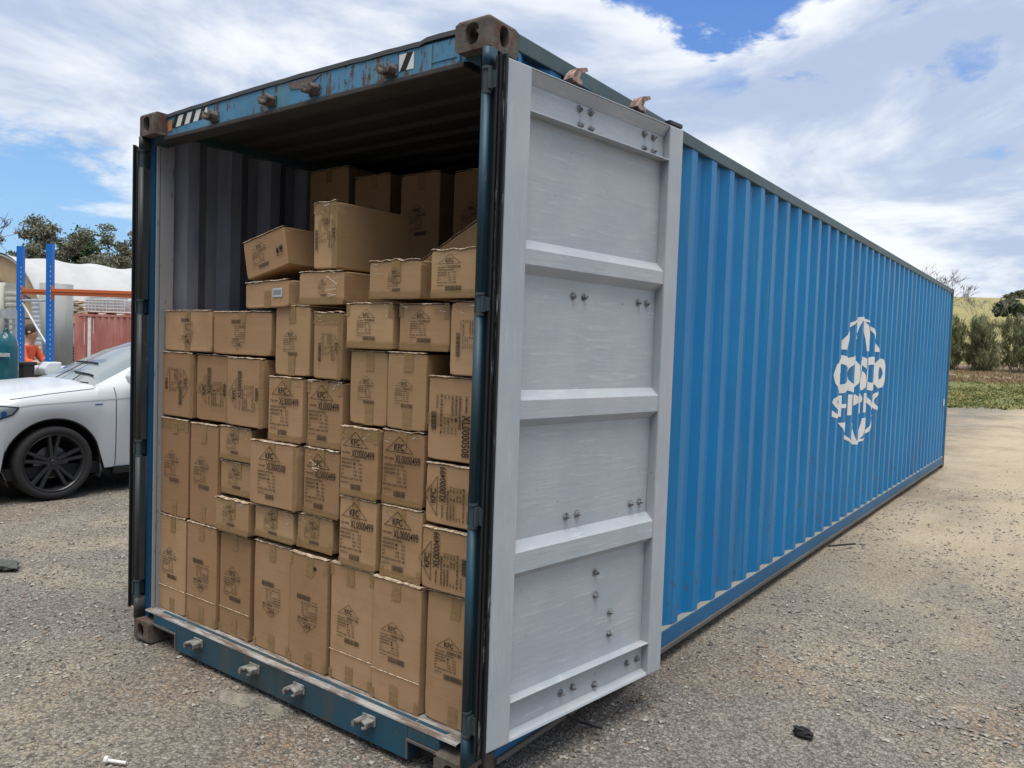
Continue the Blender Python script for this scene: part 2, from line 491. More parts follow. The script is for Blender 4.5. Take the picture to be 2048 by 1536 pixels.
def casting(x, y, z, dx, dy, top):
    """hollow corner casting .162 x .178 x .118 with oval holes in its outer faces"""
    sx, sy, sz = .162, .178, .118; th = .026
    mb = MB(); n = 24
    ctr = Vector((sx / 2, sy / 2, sz / 2)); half = Vector((sx / 2, sy / 2, sz / 2)); inner = half - Vector((th, th, th))
    def face(ax, sg, hole):
        u, v = [(1, 2), (2, 0), (0, 1)][ax]
        def pt(a, b, lev):
            p = [0, 0, 0]; p[ax] = sg * lev; p[u] = a; p[v] = b
            return ctr + Vector(p)
        if hole is None:
            for h in (half, inner):
                mb.add([pt(-h[u], -h[v], h[ax]), pt(h[u], -h[v], h[ax]), pt(h[u], h[v], h[ax]), pt(-h[u], h[v], h[ax])], [(0, 1, 2, 3)])
            return
        hu, hv = hole
        unit = []
        for sd, (ex, ey) in enumerate(((1, -1), (1, 1), (-1, 1), (-1, -1))):
            nx_, ny_ = ((1, 1), (-1, 1), (-1, -1), (1, -1))[sd]
            for q in range(n // 4): f_ = q / (n // 4); unit.append((ex + (nx_ - ex) * f_, ey + (ny_ - ey) * f_))
        V = []
        def oval(a, b):
            t = math.atan2(b, a); c_, s_ = math.cos(t), math.sin(t)
            return hu * math.copysign(abs(c_) ** .75, c_), hv * math.copysign(abs(s_) ** .75, s_)
        for (a, b) in unit: V.append(pt(*oval(a, b), half[ax]))
        for (a, b) in unit: V.append(pt(a * half[u], b * half[v], half[ax]))
        for (a, b) in unit: V.append(pt(*oval(a, b), inner[ax]))
        for (a, b) in unit: V.append(pt(a * inner[u], b * inner[v], inner[ax]))
        F = []
        for i in range(n):
            j = (i + 1) % n
            F += [(i, j, n + j, n + i), (i, 2 * n + i, 2 * n + j, j), (2 * n + i, 3 * n + i, 3 * n + j, 2 * n + j)]
        mb.add(V, F)
    # local box has its outer corner at (0,0)
    face(0, -1, (.027, .040)); face(0, 1, None)        # outer side: u=y, v=z
    face(1, -1, (.040, .032)); face(1, 1, None)         # outer end: u=z, v=x
    if top: face(2, 1, (.031, .050)); face(2, -1, None)
    else: face(2, -1, (.031, .050)); face(2, 1, None)
    V = []
    for v in mb.v:
        V.append((x + dx * v[0], y + dy * v[1], z + v[2]))
    mb.v = V
    # ring order for side face: swap handled by proportions
    me = mb.build('corner_casting', M['cast'], cont)
    bm = bmesh.new(); bm.from_mesh(me.data); bmesh.ops.remove_doubles(bm, verts=bm.verts, dist=.0005)
    lo = [min(v.co[i] for v in bm.verts) for i in range(3)]; hi = [max(v.co[i] for v in bm.verts) for i in range(3)]
    def planes(v): return {(i, b) for i in range(3) for b, q in ((0, lo[i]), (1, hi[i])) if abs(v.co[i] - q) < 1e-4}
    ed = [e for e in bm.edges if len(planes(e.verts[0]) & planes(e.verts[1])) >= 2]
    bmesh.ops.bevel(bm, geom=ed, offset=.017, segments=4, profile=.5, affect='EDGES', clamp_overlap=True)
    bm.to_mesh(me.data); bm.free()
    return me

for (x, dx) in ((0, 1), (CW, -1)):
    for (y, dy) in ((0, 1), (CL, -1)):
        casting(x, y, 0, dx, dy, False); casting(x, y, CH - .118, dx, dy, True)

# wall profile
PITCH, C0 = .278, 1.832
def wall_folds(y0=.19, y1=12.02):
    f = []; k = -8
    while True:
        c = C0 + PITCH * k; k += 1
        if c > y1 + .3: break
        for d, dep in ((-.104, .036), (-.036, 0.0), (.036, 0.0), (.104, .036)):
            if y0 < c + d < y1: f.append((c + d, dep))
    return f
FOLDS = wall_folds()
FY = np.array([.16] + [a for a, _ in FOLDS] + [12.04]); FD = np.array([0.0] + [b for _, b in FOLDS] + [0.0])
def wall_depth(y): return float(np.interp(y, FY, FD))

def wob(y, z, d):
    return (.0035 * noise.noise(Vector((y * 1.3, z * 1.1, 2.4))) + .002 * noise.noise(Vector((y * 5, z * 2.1, 3)))) * (1 if d > 0 else .6)
ZL = np.linspace(.165, 2.842, 15)
def wall_x(y, z):
    i = int(np.clip(np.searchsorted(FY, y) - 1, 0, len(FY) - 2)); j = int(np.clip(np.searchsorted(ZL, z) - 1, 0, 13))
    u = (y - FY[i]) / (FY[i + 1] - FY[i]); v = (z - ZL[j]) / (ZL[j + 1] - ZL[j])
    g = lambda a, b: -FD[a] + wob(FY[a], ZL[b], FD[a])
    return CW - .004 + (g(i, j) * (1 - u) + g(i + 1, j) * u) * (1 - v) + (g(i, j + 1) * (1 - u) + g(i + 1, j + 1) * u) * v
def corr_wall(xo, sgn, name, matr, label=None, off=0.0, z0=.165, z1=2.842):
    zs = np.linspace(z0, z1, 15); V = []; F = []
    ny = len(FY)
    for y, d in zip(FY, FD):
        for z in zs:
            x = xo - sgn * (d + off + .004) + sgn * wob(y, z, d)
            V.append((x, y, z))
    nz = len(zs)
    for i in range(ny - 1):
        for j in range(nz - 1):
            a = i * nz + j; F.append((a, a + nz, a + nz + 1, a + 1))
    return quads_obj(name, V, F, matr, cont)

wall_r = corr_wall(CW, 1, 'side_wall', M['side'])
wall_l = corr_wall(0, -1, 'side_wall', M['side'])
lin = corr_wall(CW, 1, 'inner_wall', M['inner'], off=.004); corr_wall(0, -1, 'inner_wall', M['inner'], off=.004)

# lettering on the corrugated side
def wall_decal(flat, name, parent):
    bm = bmesh.new()
    vs = [bm.verts.new((0, y, z)) for y, z in flat.v]
    for f in flat.f:
        try: bm.faces.new([vs[i] for i in f])
        except ValueError: pass
    ys = [v[0] for v in flat.v]; lo, hi = min(ys), max(ys)
    for fy in FY:
        if lo < fy < hi:
            bmesh.ops.bisect_plane(bm, geom=bm.verts[:] + bm.edges[:] + bm.faces[:], plane_co=(0, fy, 0), plane_no=(0, 1, 0), dist=1e-5)
    zlev = np.linspace(.165, 2.842, 15)
    for z in zlev:
        bmesh.ops.bisect_plane(bm, geom=bm.verts[:] + bm.edges[:] + bm.faces[:], plane_co=(0, 0, z), plane_no=(0, 0, 1), dist=1e-5)
    for v in bm.verts: v.co.x = wall_x(v.co.y, v.co.z) + .0025
    me = bpy.data.meshes.new(name); bm.to_mesh(me); bm.free(); me.materials.append(M['white'])
    o = bpy.data.objects.new(name, me); COL.objects.link(o); o.parent = parent
    return o
fl = Flat(); fl.text('COSCO', 5.08, 1.405, .315, 2.10, .045); wall_decal(fl, 'painted_lettering', wall_r)
fl = Flat(); fl.text('SHIPPING', 5.08, 1.172, .188, 1.92, .028); wall_decal(fl, 'painted_lettering', wall_r)
gy, gz, gry, grz = 6.05, 1.49, .88, .635
def mer(a0, a1, t0, t1, n=10):
    """strip between two meridians a0..a1 (fraction of half width) over heights t0..t1 (fraction of radius)"""
    for i in range(n):
        ta = t0 + (t1 - t0) * i / n; tb = t0 + (t1 - t0) * (i + 1) / n
        ca = math.sqrt(max(0, 1 - ta * ta)); cb = math.sqrt(max(0, 1 - tb * tb))
        fl.poly([(gy + gry * a0 * ca, gz + grz * ta), (gy + gry * a1 * ca, gz + grz * ta), (gy + gry * a1 * cb, gz + grz * tb), (gy + gry * a0 * cb, gz + grz * tb)])
for sg_, lo_ in ((1, .47), (-1, .60)):
    fl = Flat()
    for a0, a1, t0 in ((-1, -.82, lo_), (-.48, -.24, .64), (.24, .46, lo_), (.82, 1, lo_)): mer(a0, a1, sg_ * t0, sg_ * .93)
    mer(-.85, .85, sg_ * .932, sg_ * .998, 6)
    wall_decal(fl, 'painted_emblem', wall_r)

# rails
mb = MB()
mb.prism([(CW - .06, .085), (CW, .085), (CW, .168), (CW - .008, .173), (CW - .06, .173)], 'y', .178, CL - .178)
br = mb.build('bottom_rail', M['rail'], cont)
mb = MB(); mb.prism([(CW - .05, .066), (CW + .012, .062), (CW + .012, .084), (CW - .05, .084)], 'y', .178, CL - .178); mb.build('rail_flange', M['lip'], br)
mb = MB(); mb.prism([(0, .07), (.06, .07), (.06, .173), (0, .173)], 'y', .178, CL - .178); mb.build('bottom_rail', M['rail'], cont)
mb = MB()
for i in range(len(FY) - 1):      # dust lying on the rail in each recess
    if FD[i] > .03 and FD[i + 1] > .03 or (FD[i] != FD[i + 1]):
        pass
V = []; F = []
for y, d in zip(FY, FD):
    V += [(CW - .001, y, .1745), (CW - d - .004, y, .181)]
F = [(2 * i, 2 * i + 2, 2 * i + 3, 2 * i + 1) for i in range(len(FY) - 1)]
quads_obj('rail_dust', V, F, M['dust'], br)
mb = MB(); mb.box(CW - .06, CW + .002, .178, CL - .178, 2.815, 2.880); mb.build('top_rail', M['toprail'], cont, bevel=.004)
mb = MB(); mb.box(-.002, .06, .178, CL - .178, 2.815, 2.880); mb.build('top_rail', M['toprail'], cont, bevel=.004)
# a crimped flange over the side rail
mb = MB(); mb.box(CW + .001, CW + .006, 11.70, 11.78, 1.02, 1.12); mb.build('data_plate', M['white'], cont)
# roof with transverse ribs
V = []; F = []; ys = []; zz = []
y = .12; k = 0
while y < CL - .1:
    for dy, dz in ((0, 0), (.06, 0), (.08, -.02), (.15, -.02), (.17, 0)): ys.append(y + dy); zz.append(dz)
    y += .21
for y, dz in zip(ys, zz):
    for x in (.055, CW - .055): V.append((x, y, 2.874 + dz))
F = [(2 * i, 2 * i + 1, 2 * i + 3, 2 * i + 2) for i in range(len(ys) - 1)]
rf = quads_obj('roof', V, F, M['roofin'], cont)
# far end wall, floor, underframe
mb = MB()
for i in range(11):
    x0 = .06 + i * .212
    mb.prism([(x0, CL - .05), (x0 + .06, CL - .05), (x0 + .10, CL - .012), (x0 + .16, CL - .012), (x0 + .20, CL - .05), (x0 + .20, CL - .056), (x0 + .155, CL - .018), (x0 + .105, CL - .018), (x0 + .055, CL - .056), (x0, CL - .056)], 'z', .17, 2.82)
mb.box(.06, CW - .06, CL - .062, CL - .057, .17, 2.82)
mb.build('end_wall', M['side'], cont)
mb = MB(); mb.box(.055, CW - .055, .13, CL - .1, .125, .156); mb.build('floor', M['floor'], cont)
mb = MB()
for i in range(38):
    mb.box(.06, CW - .06, .45 + i * .305, .49 + i * .305, .04, .124)
mb.build('cross_members', M['sill'], cont)
for x in (.0, CW - .075):
    mb = MB(); mb.box(x, x + .075, CL - .10, CL - .006, .118, 2.778); mb.build('corner_post', M['toprail'], cont, bevel=.006)

# rear header
nx = 25; V = []; F = []
prof = [(.150, 2.772), (.090, 2.772), (.071, 2.773), (.070, 2.776), (.070, 2.872), (.082, 2.886), (.150, 2.886)]
xs = np.linspace(.160, CW - .160, nx)
def bow(x): return .012 * math.sin(math.pi * (x - .16) / (CW - .32))
for x in xs:
    for (y, z) in prof: V.append((x, y + .003 * noise.noise(Vector((x * 3, z * 9, 0))), z + bow(x) * (z - 2.7) / .18))
npf = len(prof)
for i in range(nx - 1):
    for j in range(npf - 1): F.append((i * npf + j, i * npf + npf + j, i * npf + npf + j + 1, i * npf + j + 1))
    F.append((i * npf + npf - 1, i * npf + npf + npf - 1, i * npf + npf, i * npf))
hd = quads_obj('door_header', V, F, M['header'], cont)
V = []; F = []
for i, x in enumerate(np.linspace(.160, CW - .160, 60)):
    j = .003 * noise.noise(Vector((x * 9, 0, 0))) + (.010 if x > 2.05 else 0)
    for (y, z) in ((.064, 2.874 + j), (.074, 2.898 + j), (.180, 2.906 + j), (.180, 2.88)): V.append((x, y, z + bow(x)))
for i in range(59):
    for a, b in ((0, 1), (1, 2), (2, 3), (3, 0)): F.append((4 * i + a, 4 * i + 4 + a, 4 * i + 4 + b, 4 * i + b))
quads_obj('roof_edge', V, F, M['bitumen'], hd)
mb = MB(); mb.box(.160, CW - .160, .052, .150, 2.750, 2.7715); mb.build('header_lip', M['lipdark'], hd, bevel=.004)
# hazard markings on the header
def hdr_quad(mbx, pts, mi=0):
    mbx.add([(x, .0685, z + bow(x) * .9) for x, z in pts], [(0, 1, 2, 3)], mi)
mb = MB()
x0, x1, z0, z1 = .215, .548, 2.812, 2.868
hdr_quad(mb, [(x0 - .034, z0 - .012), (x0, z0 - .012), (x0, z1 - .012), (x0 - .034, z1 - .012)], 2)
n = 4; wst = (x1 - x0) / n
mbk = MB()
for i in range(n):
    a = x0 + i * wst
    hdr_quad(mb, [(a + .0, z0), (a + wst * .45, z0), (a + wst * .45 + .03, z1), (a + .03, z1)], 1)
    hdr_quad(mb, [(a + wst * .45, z0), (a + wst, z0), (min(a + wst + .03, x1), z1), (a + wst * .45 + .03, z1)], 0)
mb.build('hazard_marking', [M['white'], M['black'], M['orange']], hd); mb = MB()
x0, x1 = 1.918, 2.0
hdr_quad(mb, [(x0, 2.795), (x0 + .004, 2.795), (x0 + .042, 2.862), (x0, 2.862)], 0)
hdr_quad(mb, [(x0 + .004, 2.795), (x0 + .040, 2.795), (x1 - .004, 2.862), (x0 + .042, 2.862)], 1)
hdr_quad(mb, [(x0 + .040, 2.795), (x1, 2.795), (x1, 2.862), (x1 - .004, 2.862)], 0)
mb.build('hazard_marking', [M['white'], M['black'], M['orange']], hd)
mb = MB(); mb.add([(x, .0665, z + bow(x) * .9) for x, z in ((1.20, 2.868), (1.44, 2.870), (1.38, 2.845), (1.30, 2.828), (1.22, 2.838))], [(0, 1, 2, 3, 4)]); mb.build('scraped_patch', mat('scraped_primer', fn=noisy_((.19, .14, .135), (.12, .10, .10), 14)), hd)
# raised patch and weld plates at the right end of the header
mb = MB(); mb.box(2.085, 2.10, .064, .0695, 2.776, 2.87); mb.box(2.235, 2.25, .060, .0695, 2.776, 2.87)
mb.box(2.10, 2.235, .066, .0695, 2.80, 2.806); mb.build('weld_plate', M['header'], hd)
# gusset below the right casting
for xa, xb in ((.162, .075), (CW - .162, CW - .075)):
    mb = MB(); mb.prism([(xa, 2.776), (xb, 2.776), (xb, 2.735)], 'y', .05, .13); mb.build('gusset', M['sill'], cont)

M['keeperpale'] = mat('worn_grey_steel', rough=.7, fn=noisy_((.30, .30, .28), (.15, .14, .13), 30))
def keeper(x, z, up):
    mb = MB(); s = 1 if up else -1
    y0 = .068
    mb.box(x - .046, x + .040, y0 - .010, y0, z - .030, z + .032)
    # right jaw: a rounded hook
    pts = [(x + .006, z - .026), (x + .036, z - .020), (x + .044, z + .004), (x + .034, z + .026), (x + .016, z + .030), (x + .020, z + .006), (x + .008, z - .004)]
    mb.prism(pts, 'y', y0 - .060, y0 - .008)
    # left jaw
    pts = [(x - .052, z + .000), (x - .038, z - .020), (x + .002, z - .026), (x + .000, z - .008), (x - .026, z + .002), (x - .030, z + .028), (x - .044, z + .026), (x - .044, z + .006)]
    mb.prism(pts, 'y', y0 - .068, y0 - .008)
    if not up:
        mb = MB()
        mb.box(x - .040, x + .044, .020, .030, z - .022, z + .026)
        mb.prism([(x - .050, z + .0), (x - .034, z + .016), (x + .004, z + .022), (x + .004, z + .008), (x - .026, z + .002), (x - .030, z - .022), (x - .046, z - .020)], 'y', -.034, .022)
        mb.prism([(x + .006, z + .022), (x + .044, z + .014), (x + .040, z - .014), (x + .010, z - .024), (x + .008, z - .010), (x + .026, z - .006), (x + .028, z + .004), (x + .008, z + .008)], 'y', -.026, .022)
    k = .80 if up else .92
    mb.v = [(x + (a - x) * k, .07 + (b - .07) * (.85 if up else 1), z + (c - z) * k + .003 * noise.noise(Vector((a * 60, b * 60, c * 60)))) for a, b, c in mb.v]
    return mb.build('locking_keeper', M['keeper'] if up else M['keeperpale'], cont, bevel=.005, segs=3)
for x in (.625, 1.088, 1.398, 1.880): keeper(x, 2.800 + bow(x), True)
for x in (.610, 1.090, 1.425, 1.885): keeper(x, .118, False)

# sill and threshold
mb = MB()
mb.box(.395, 2.105, .030, .10, .022, .164)
mb.box(.162, .395, .030, .10, .112, .164)
mb.box(2.105, 2.276, .030, .10, .112, .164)
mb.box(.162, 2.276, .100, .16, .022, .125)
sill = mb.build('door_sill', M['sill'], cont, bevel=.004)
mb = MB()
for a, b, c in ((.162, .397, .389), (2.103, 2.276, 2.103)):
    mb = MB(); mb.box(a, b, .022, .030, .104, .113); mb.box(c, c + .008, .022, .030, .03, .104); mb.build('pocket_frame', M['lip'], sill)
V = []; F = []; prof = [(.028, .1645), (.030, .1705), (.060, .1715), (.067, .1645), (.105, .162), (.175, .158)]
xs = np.linspace(.075, CW - .075, 90)
for x in xs:
    for (y, z) in prof: V.append((x, y + .0015 * noise.noise(Vector((x * 6, y * 30, 0))), z + .002 * noise.noise(Vector((x * 8, y * 20, 5))) * (z > .166)))
k = len(prof)
for i in range(len(xs) - 1):
    for j in range(k - 1): F.append((i * k + j, i * k + k + j, i * k + k + j + 1, i * k + j + 1))
quads_obj('threshold', V, F, M['threshold'], sill)

M['darkpost'] = mat('shaded_post_paint', fn=paint_fn((.045, .048, .05), (.02, .03, .035), .8, (.07, .065, .06)))  # left post darker than the right one: shade put into the paint
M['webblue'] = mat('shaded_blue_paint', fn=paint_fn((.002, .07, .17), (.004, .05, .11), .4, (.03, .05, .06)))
M['hingep'] = mat('hinge_paint', fn=paint_fn((.05, .075, .085), (.03, .05, .06), .8, (.15, .16, .16), fade_amt=.6))
mb = MB(); mb.box(.164, .388, .092, .098, .03, .110)  # black plates painted in for the shade inside the sill pockets
mb.build('pocket_shade', M['black'], sill)
mb = MB(); mb.box(2.112, 2.274, .092, .098, .03, .110); mb.build('pocket_shade', M['black'], sill)
# rear corner posts with hinges
HZ = [(2.616, 2.705), (1.815, 1.893), (1.026, 1.116), (.234, .328)]
for xc, sg in ((.008, 1), (CW - .006, -1)):
    mb = MB()
    segs = []; zt = 2.778
    for a, b in HZ:
        segs.append((b + .004, zt)); zt = a - .004
    segs.append((.118, zt))
    def rr(r, xw, yw, ins=0.0):
        pts = []
        for cx_, cy_, a0 in ((xw / 2 - r, yw / 2 - r, 0), (-xw / 2 + r, yw / 2 - r, 90), (-xw / 2 + r, -yw / 2 + r, 180), (xw / 2 - r, -yw / 2 + r, 270)):
            for k_ in range(6):
                t_ = R(a0 + 18 * k_); pts.append((xc + sg * .010 + cx_ + r * math.cos(t_), .028 + cy_ + r * math.sin(t_)))
        return pts
    for a, b in segs:
        if b > a: mb.prism(rr(.0165, .035, .066), 'z', a, b)
    # post web beside the round edge
    mb.box(min(xc + sg * .02, xc + sg * .066), max(xc + sg * .02, xc + sg * .066), .052, .0635, .118, 2.778)
    web = MB(); k = len(mb.v) - 8; web.v = mb.v[k:]; mb.v = mb.v[:k]; nf = len(mb.f) - 6; web.f = [tuple(i - k for i in f) for f in mb.f[nf:]]; web.m = [0] * 6; mb.f = mb.f[:nf]; mb.m = mb.m[:nf]
    post = mb.build('corner_post', M['teal'] if sg < 0 else M['darkpost'], cont)
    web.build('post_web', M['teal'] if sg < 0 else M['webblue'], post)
    for p in post.data.polygons: p.use_smooth = len(p.vertices) == 4 and abs(p.normal.z) < .1 and p.area < .006
    for a, b in HZ:
        hb = MB(); hx = xc + sg * .008; hb.tube((hx, .014, a), (hx, .014, b), .0145, .0145, 16)
        hb.tube((hx, .014, a - .004), (hx, .014, a + .006), .020, .020, 18); hb.tube((hx, .014, b - .006), (hx, .014, b + .004), .020, .020, 18)
        hb.box(xc - sg * .012 - .0, xc - sg * .012 + .006, -.006, .060, a + .01, b - .01)
        hb.box(min(xc, xc - sg * .036), max(xc, xc - sg * .036), .012, .020, a + .014, b - .014)
        hb.build('hinge', M['hingep'], cont)
    mb = MB(); a, b = (.045, .078) if sg > 0 else (CW - .078, CW - .045)
    mb.box(a, b, .064, .085, .165, 2.752); mb.box(a, b - .004, .089, .17, .165, 2.752)
    mb.build('door_reveal', M['lipwhite'], cont, bevel=.004)

# ------------------------------------------------------------------ doors
def door(hinge, ang, side, front_mats, edge_mat):
    """side=+1: right leaf (its outer, lock side towards local +Y); -1 mirrored"""
    H, V_ = front_mats; s = side
    Z0, Z1, WD = .178, 2.737, 1.163
    def Y(a): return a * s
    def bx(mb, x0, x1, y0, y1, z0, z1, mi=0): mb.box(x0, x1, min(Y(y0), Y(y1)), max(Y(y0), Y(y1)), z0, z1, mi)
    a = R(ang)
    mb = MB()
    # panel with three pressed ribs (profile in local y,z)
    pr = []; back = .046
    zlist = [(.335, back)]
    for zc0, zc1, zt in ((.836, .914, .951), (1.428, 1.500, 1.536), (2.015, 2.072, 2.112)):
        zlist += [(zc0 - .034, back), (zc0, .006), (zc1, .006), (zt, back)]
    zlist += [(2.578, back)]
    xs_ = np.linspace(.125, 1.055, 20); VV = []; FF = []
    for x in xs_:
        for z, y in zlist:
            w = .0035 * noise.noise(Vector((x * 2.2, z * 1.7, s))) if y == back else .001 * noise.noise(Vector((x * 9, z, 4)))
            VV.append((x, Y(y + w), z))
    k = len(zlist)
    for i in range(len(xs_) - 1):
        for j in range(k - 1): FF.append((i * k + j, i * k + k + j, i * k + k + j + 1, i * k + j + 1))
    leaf = quads_obj('door', VV, FF, H, cont)
    leaf.location = (hinge[0], hinge[1], 0); leaf.rotation_euler = (0, 0, R(90) - a * s)
    # outer skin of the leaf
    mb = MB(); bx(mb, .05, 1.11, .050, .054, .19, 2.72); mb.build('door_skin', edge_mat, leaf)
    mb = MB(); bx(mb, 0, .125, 0, .050, Z0, Z1); mb.build('frame_upright', V_, leaf, bevel=.005)
    mb = MB(); bx(mb, 1.055, WD, 0, .050, Z0, Z1); mb.build('frame_upright', V_, leaf, bevel=.005)
    mb = MB()
    bx(mb, .1252, 1.0548, .036, .050, 2.583, Z1 - .006)
    bx(mb, .1252, 1.0548, .001, .050, Z1 - .006, Z1 - .001)
    mb.prism([(Y(.004), Z1 - .0065), (Y(.0355), Z1 - .0065), (Y(.0355), Z1 - .050)], 'x', .126, 1.054)
    bx(mb, .1252, 1.0548, .001, .050, 2.5765, 2.5825)
    mb.build('top_beam', H, leaf, bevel=.002)
    mb = MB()
    bx(mb, .1252, 1.0548, .036, .050, Z0 + .007, .330)
    bx(mb, .1252, 1.0548, .001, .050, .3305, .3365)
    mb.prism([(Y(.002), Z0 + .001), (Y(.0355), Z0 + .001), (Y(.0355), Z0 + .028), (Y(.006), Z0 + .012)], 'x', .126, 1.054)
    mb.build('bottom_beam', H, leaf, bevel=.002)
    # gasket lips on the hinge edge, top, bottom and free edge
    mb = MB()
    bx(mb, -.012, -.001, -.002, .012, Z0 - .03, Z1 + .012, 1)
    bx(mb, -.024, -.004, .014, .022, Z0 - .02, Z1 + .014, 1)
    bx(mb, -.030, -.002, .026, .036, Z0 - .016, Z1 + .006)
    bx(mb, -.020, -.001, .040, .060, Z0 - .01, Z1 - .01)
    bx(mb, .0, WD, .030, .044, Z1 + .0005, Z1 + .012)
    bx(mb, .0, WD, .030, .044, Z0 - .018, Z0 - .0005)
    bx(mb, WD + .0005, WD + .012, .028, .044, Z0 - .018, Z1 + .012)
    bx(mb, 1.07, WD + .012, .014, .044, Z1 + .0125, Z1 + .030)
    mb.build('door_gasket', [M['rubberclean'], M['rubber']], leaf, bevel=.002)
    # bolt heads
    bolts = [(.46, 1.918), (.531, 1.918), (.919, 1.921), (.985, 1.921), (.466, 1.006), (.538, 1.008), (.923, 1.005), (.991, 1.006),
             (.682, .731), (.688, .629), (.796, .529), (.796, .43), (.446, 2.667), (.517, 2.670), (.453, 2.604), (.521, 2.604),
             (.899, 2.667), (.970, 2.667), (.901, 2.604), (.972, 2.604), (.462, .262), (.540, .264), (.930, .262), (1.009, .262), (.69, .232)]
    for i, (bxx, bz) in enumerate(bolts):
        y = .036 if (bz > 2.58 or bz < .33) else .0455
        mb = MB()
        mb.tube((bxx, Y(y - .001), bz), (bxx, Y(y - .013), bz), .0115, .0105, 6); mb.tube((bxx, Y(y - .013), bz), (bxx, Y(y - .022), bz), .006, .005, 8)
        mb.tube((bxx, Y(y - .0005), bz), (bxx, Y(y - .003), bz), .016, .016, 12)
        mb.build('bolt', M['bolt'], leaf)
    for rx in (.455, .905):
        mb = MB(); mb.tube((rx, Y(.085), .13), (rx, Y(.085), 2.78), .017, .017, 12)
        for bz in (.45, 1.0, 1.92, 2.55): bx(mb, rx - .05, rx + .05, .055, .105, bz - .03, bz + .03)
        rod = mb.build('locking_rod', edge_mat if side < 0 else M['toprail'], leaf)
        mb = MB(); zt = 2.782
        mb.prism([(rx - .045, zt + .004), (rx - .030, zt - .008), (rx + .020, zt - .012), (rx + .022, zt + .010), (rx + .002, zt + .014), (rx + .014, zt + .036), (rx + .056, zt + .056), (rx + .048, zt + .070), (rx - .010, zt + .052), (rx - .034, zt + .026)], 'y', Y(.050), Y(.098))
        mb.build('locking_cam', M['camlug'], rod, bevel=.002)
    return leaf
M['bolt'] = mat('painted_bolt', rough=.5, fn=lambda t, b: t.l.new(t.mix(t.ramp(t.noise(geopos(t), 90, 3), .45, .6), (.30, .31, .33), (.09, .09, .09)), b.inputs['Base Color']))
dr = door((2.5008, .0384), 7.672, 1, (M['greyH'], M['greyV']), M['darkdoor'])
tag(dr, 'open door leaf brushed with pale grey paint')
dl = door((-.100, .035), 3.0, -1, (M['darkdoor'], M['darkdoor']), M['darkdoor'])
tag(dl, 'door leaf folded flat back, seen edge on')

# ------------------------------------------------------------------ cardboard boxes
BOXG = 'cardboard boxes stacked in the container'
def fx(x): return x + .05 * max(0.0, 1 - x)

M['cardpale'] = mat('pale_cardboard', rough=.7, spec=.3, fn=lambda t, b: (card_fn(t, b), t.l.new(t.mix(.28, t.n['Principled BSDF'].inputs['Base Color'].links[0].from_socket, (.52, .37, .19)), b.inputs['Base Color'])))
PALE = ('C3', 'C4', 'C5', 'C6', 'C7', 'H1', 'H2', 'G1', 'F2', 'I2', 'F1', 'C17', 'C18')
def carton_body(w, d, h, seed, parent, pale=False):
    bm = bmesh.new(); bmesh.ops.create_cube(bm, size=1.0)
    bmesh.ops.subdivide_edges(bm, edges=bm.edges[:], cuts=6, use_grid_fill=True)
    for v in bm.verts:
        x, y, z = v.co.x + .5, v.co.y + .5, v.co.z + .5
        ex = min(x, 1 - x) < 1e-4; ey = min(y, 1 - y) < 1e-4; ez = min(z, 1 - z) < 1e-4
        p = Vector((x * w, y * d, z * h)); k = Vector((seed * 3.7, seed * 1.3, 0))
        a = (noise.noise(p * 5 + k) + .35) * .5
        a = max(0.0, min(1.0, a + .25))
        n_in = .0045 if not ((ex + ey + ez) > 1) else .0018
        if ex: p.x += (1 if x < .5 else -1) * a * n_in
        if ey: p.y += (1 if y < .5 else -1) * a * n_in
        if ez:
            dz = a * (n_in + .002)
            p.z += (1 if z < .5 else -1) * dz
        # soft crushed corners
        if ex and ey and ez:
            q = noise.noise(p * 11 + k * 2) * .5 + .5
            p += Vector((w / 2 - p.x, 0, h / 2 - p.z)).normalized() * .010 * q
        v.co = p
    me = bpy.data.meshes.new('carton_body'); bm.to_mesh(me); bm.free(); me.materials.append(M['cardpale' if pale else 'card'])
    o = bpy.data.objects.new('carton_body', me); COL.objects.link(o); o.parent = parent
    b = o.modifiers.new('bevel', 'BEVEL'); b.width = .006; b.segments = 3; b.limit_method = 'ANGLE'; b.angle_limit = R(50)
    return o

def flat_obj(fl, name, mt, parent, y=-.0029, M4=None):
    V = [(a, y, b) for a, b in fl.v]
    if M4 is not None: V = [tuple(M4 @ Vector(v)) for v in V]
    me = bpy.data.meshes.new(name); me.from_pydata(V, [], fl.f); me.materials.append(mt); me.update()
    o = bpy.data.objects.new(name, me); COL.objects.link(o); o.parent = parent
    return o

def tape_quad(parent, x0, z0, x1, z1, mt='tape', y=-.0011, skew=0.0, name='tape_strip'):
    V = []; F = []; nx, nz = 6, 6
    for i in range(nx + 1):
        for j in range(nz + 1):
            u, v = i / nx, j / nz
            V.append((x0 + (x1 - x0) * u + skew * v, y - .0008 * (.5 + noise.noise(Vector((x0 * 9 + u * 4, z0 * 7 + v * 5, 1)))), z0 + (z1 - z0) * v))
    for i in range(nx):
        for j in range(nz):
            a = i * (nz + 1) + j; F.append((a, a + nz + 1, a + nz + 2, a + 1))
    return quads_obj(name, V, F, M[mt], parent)

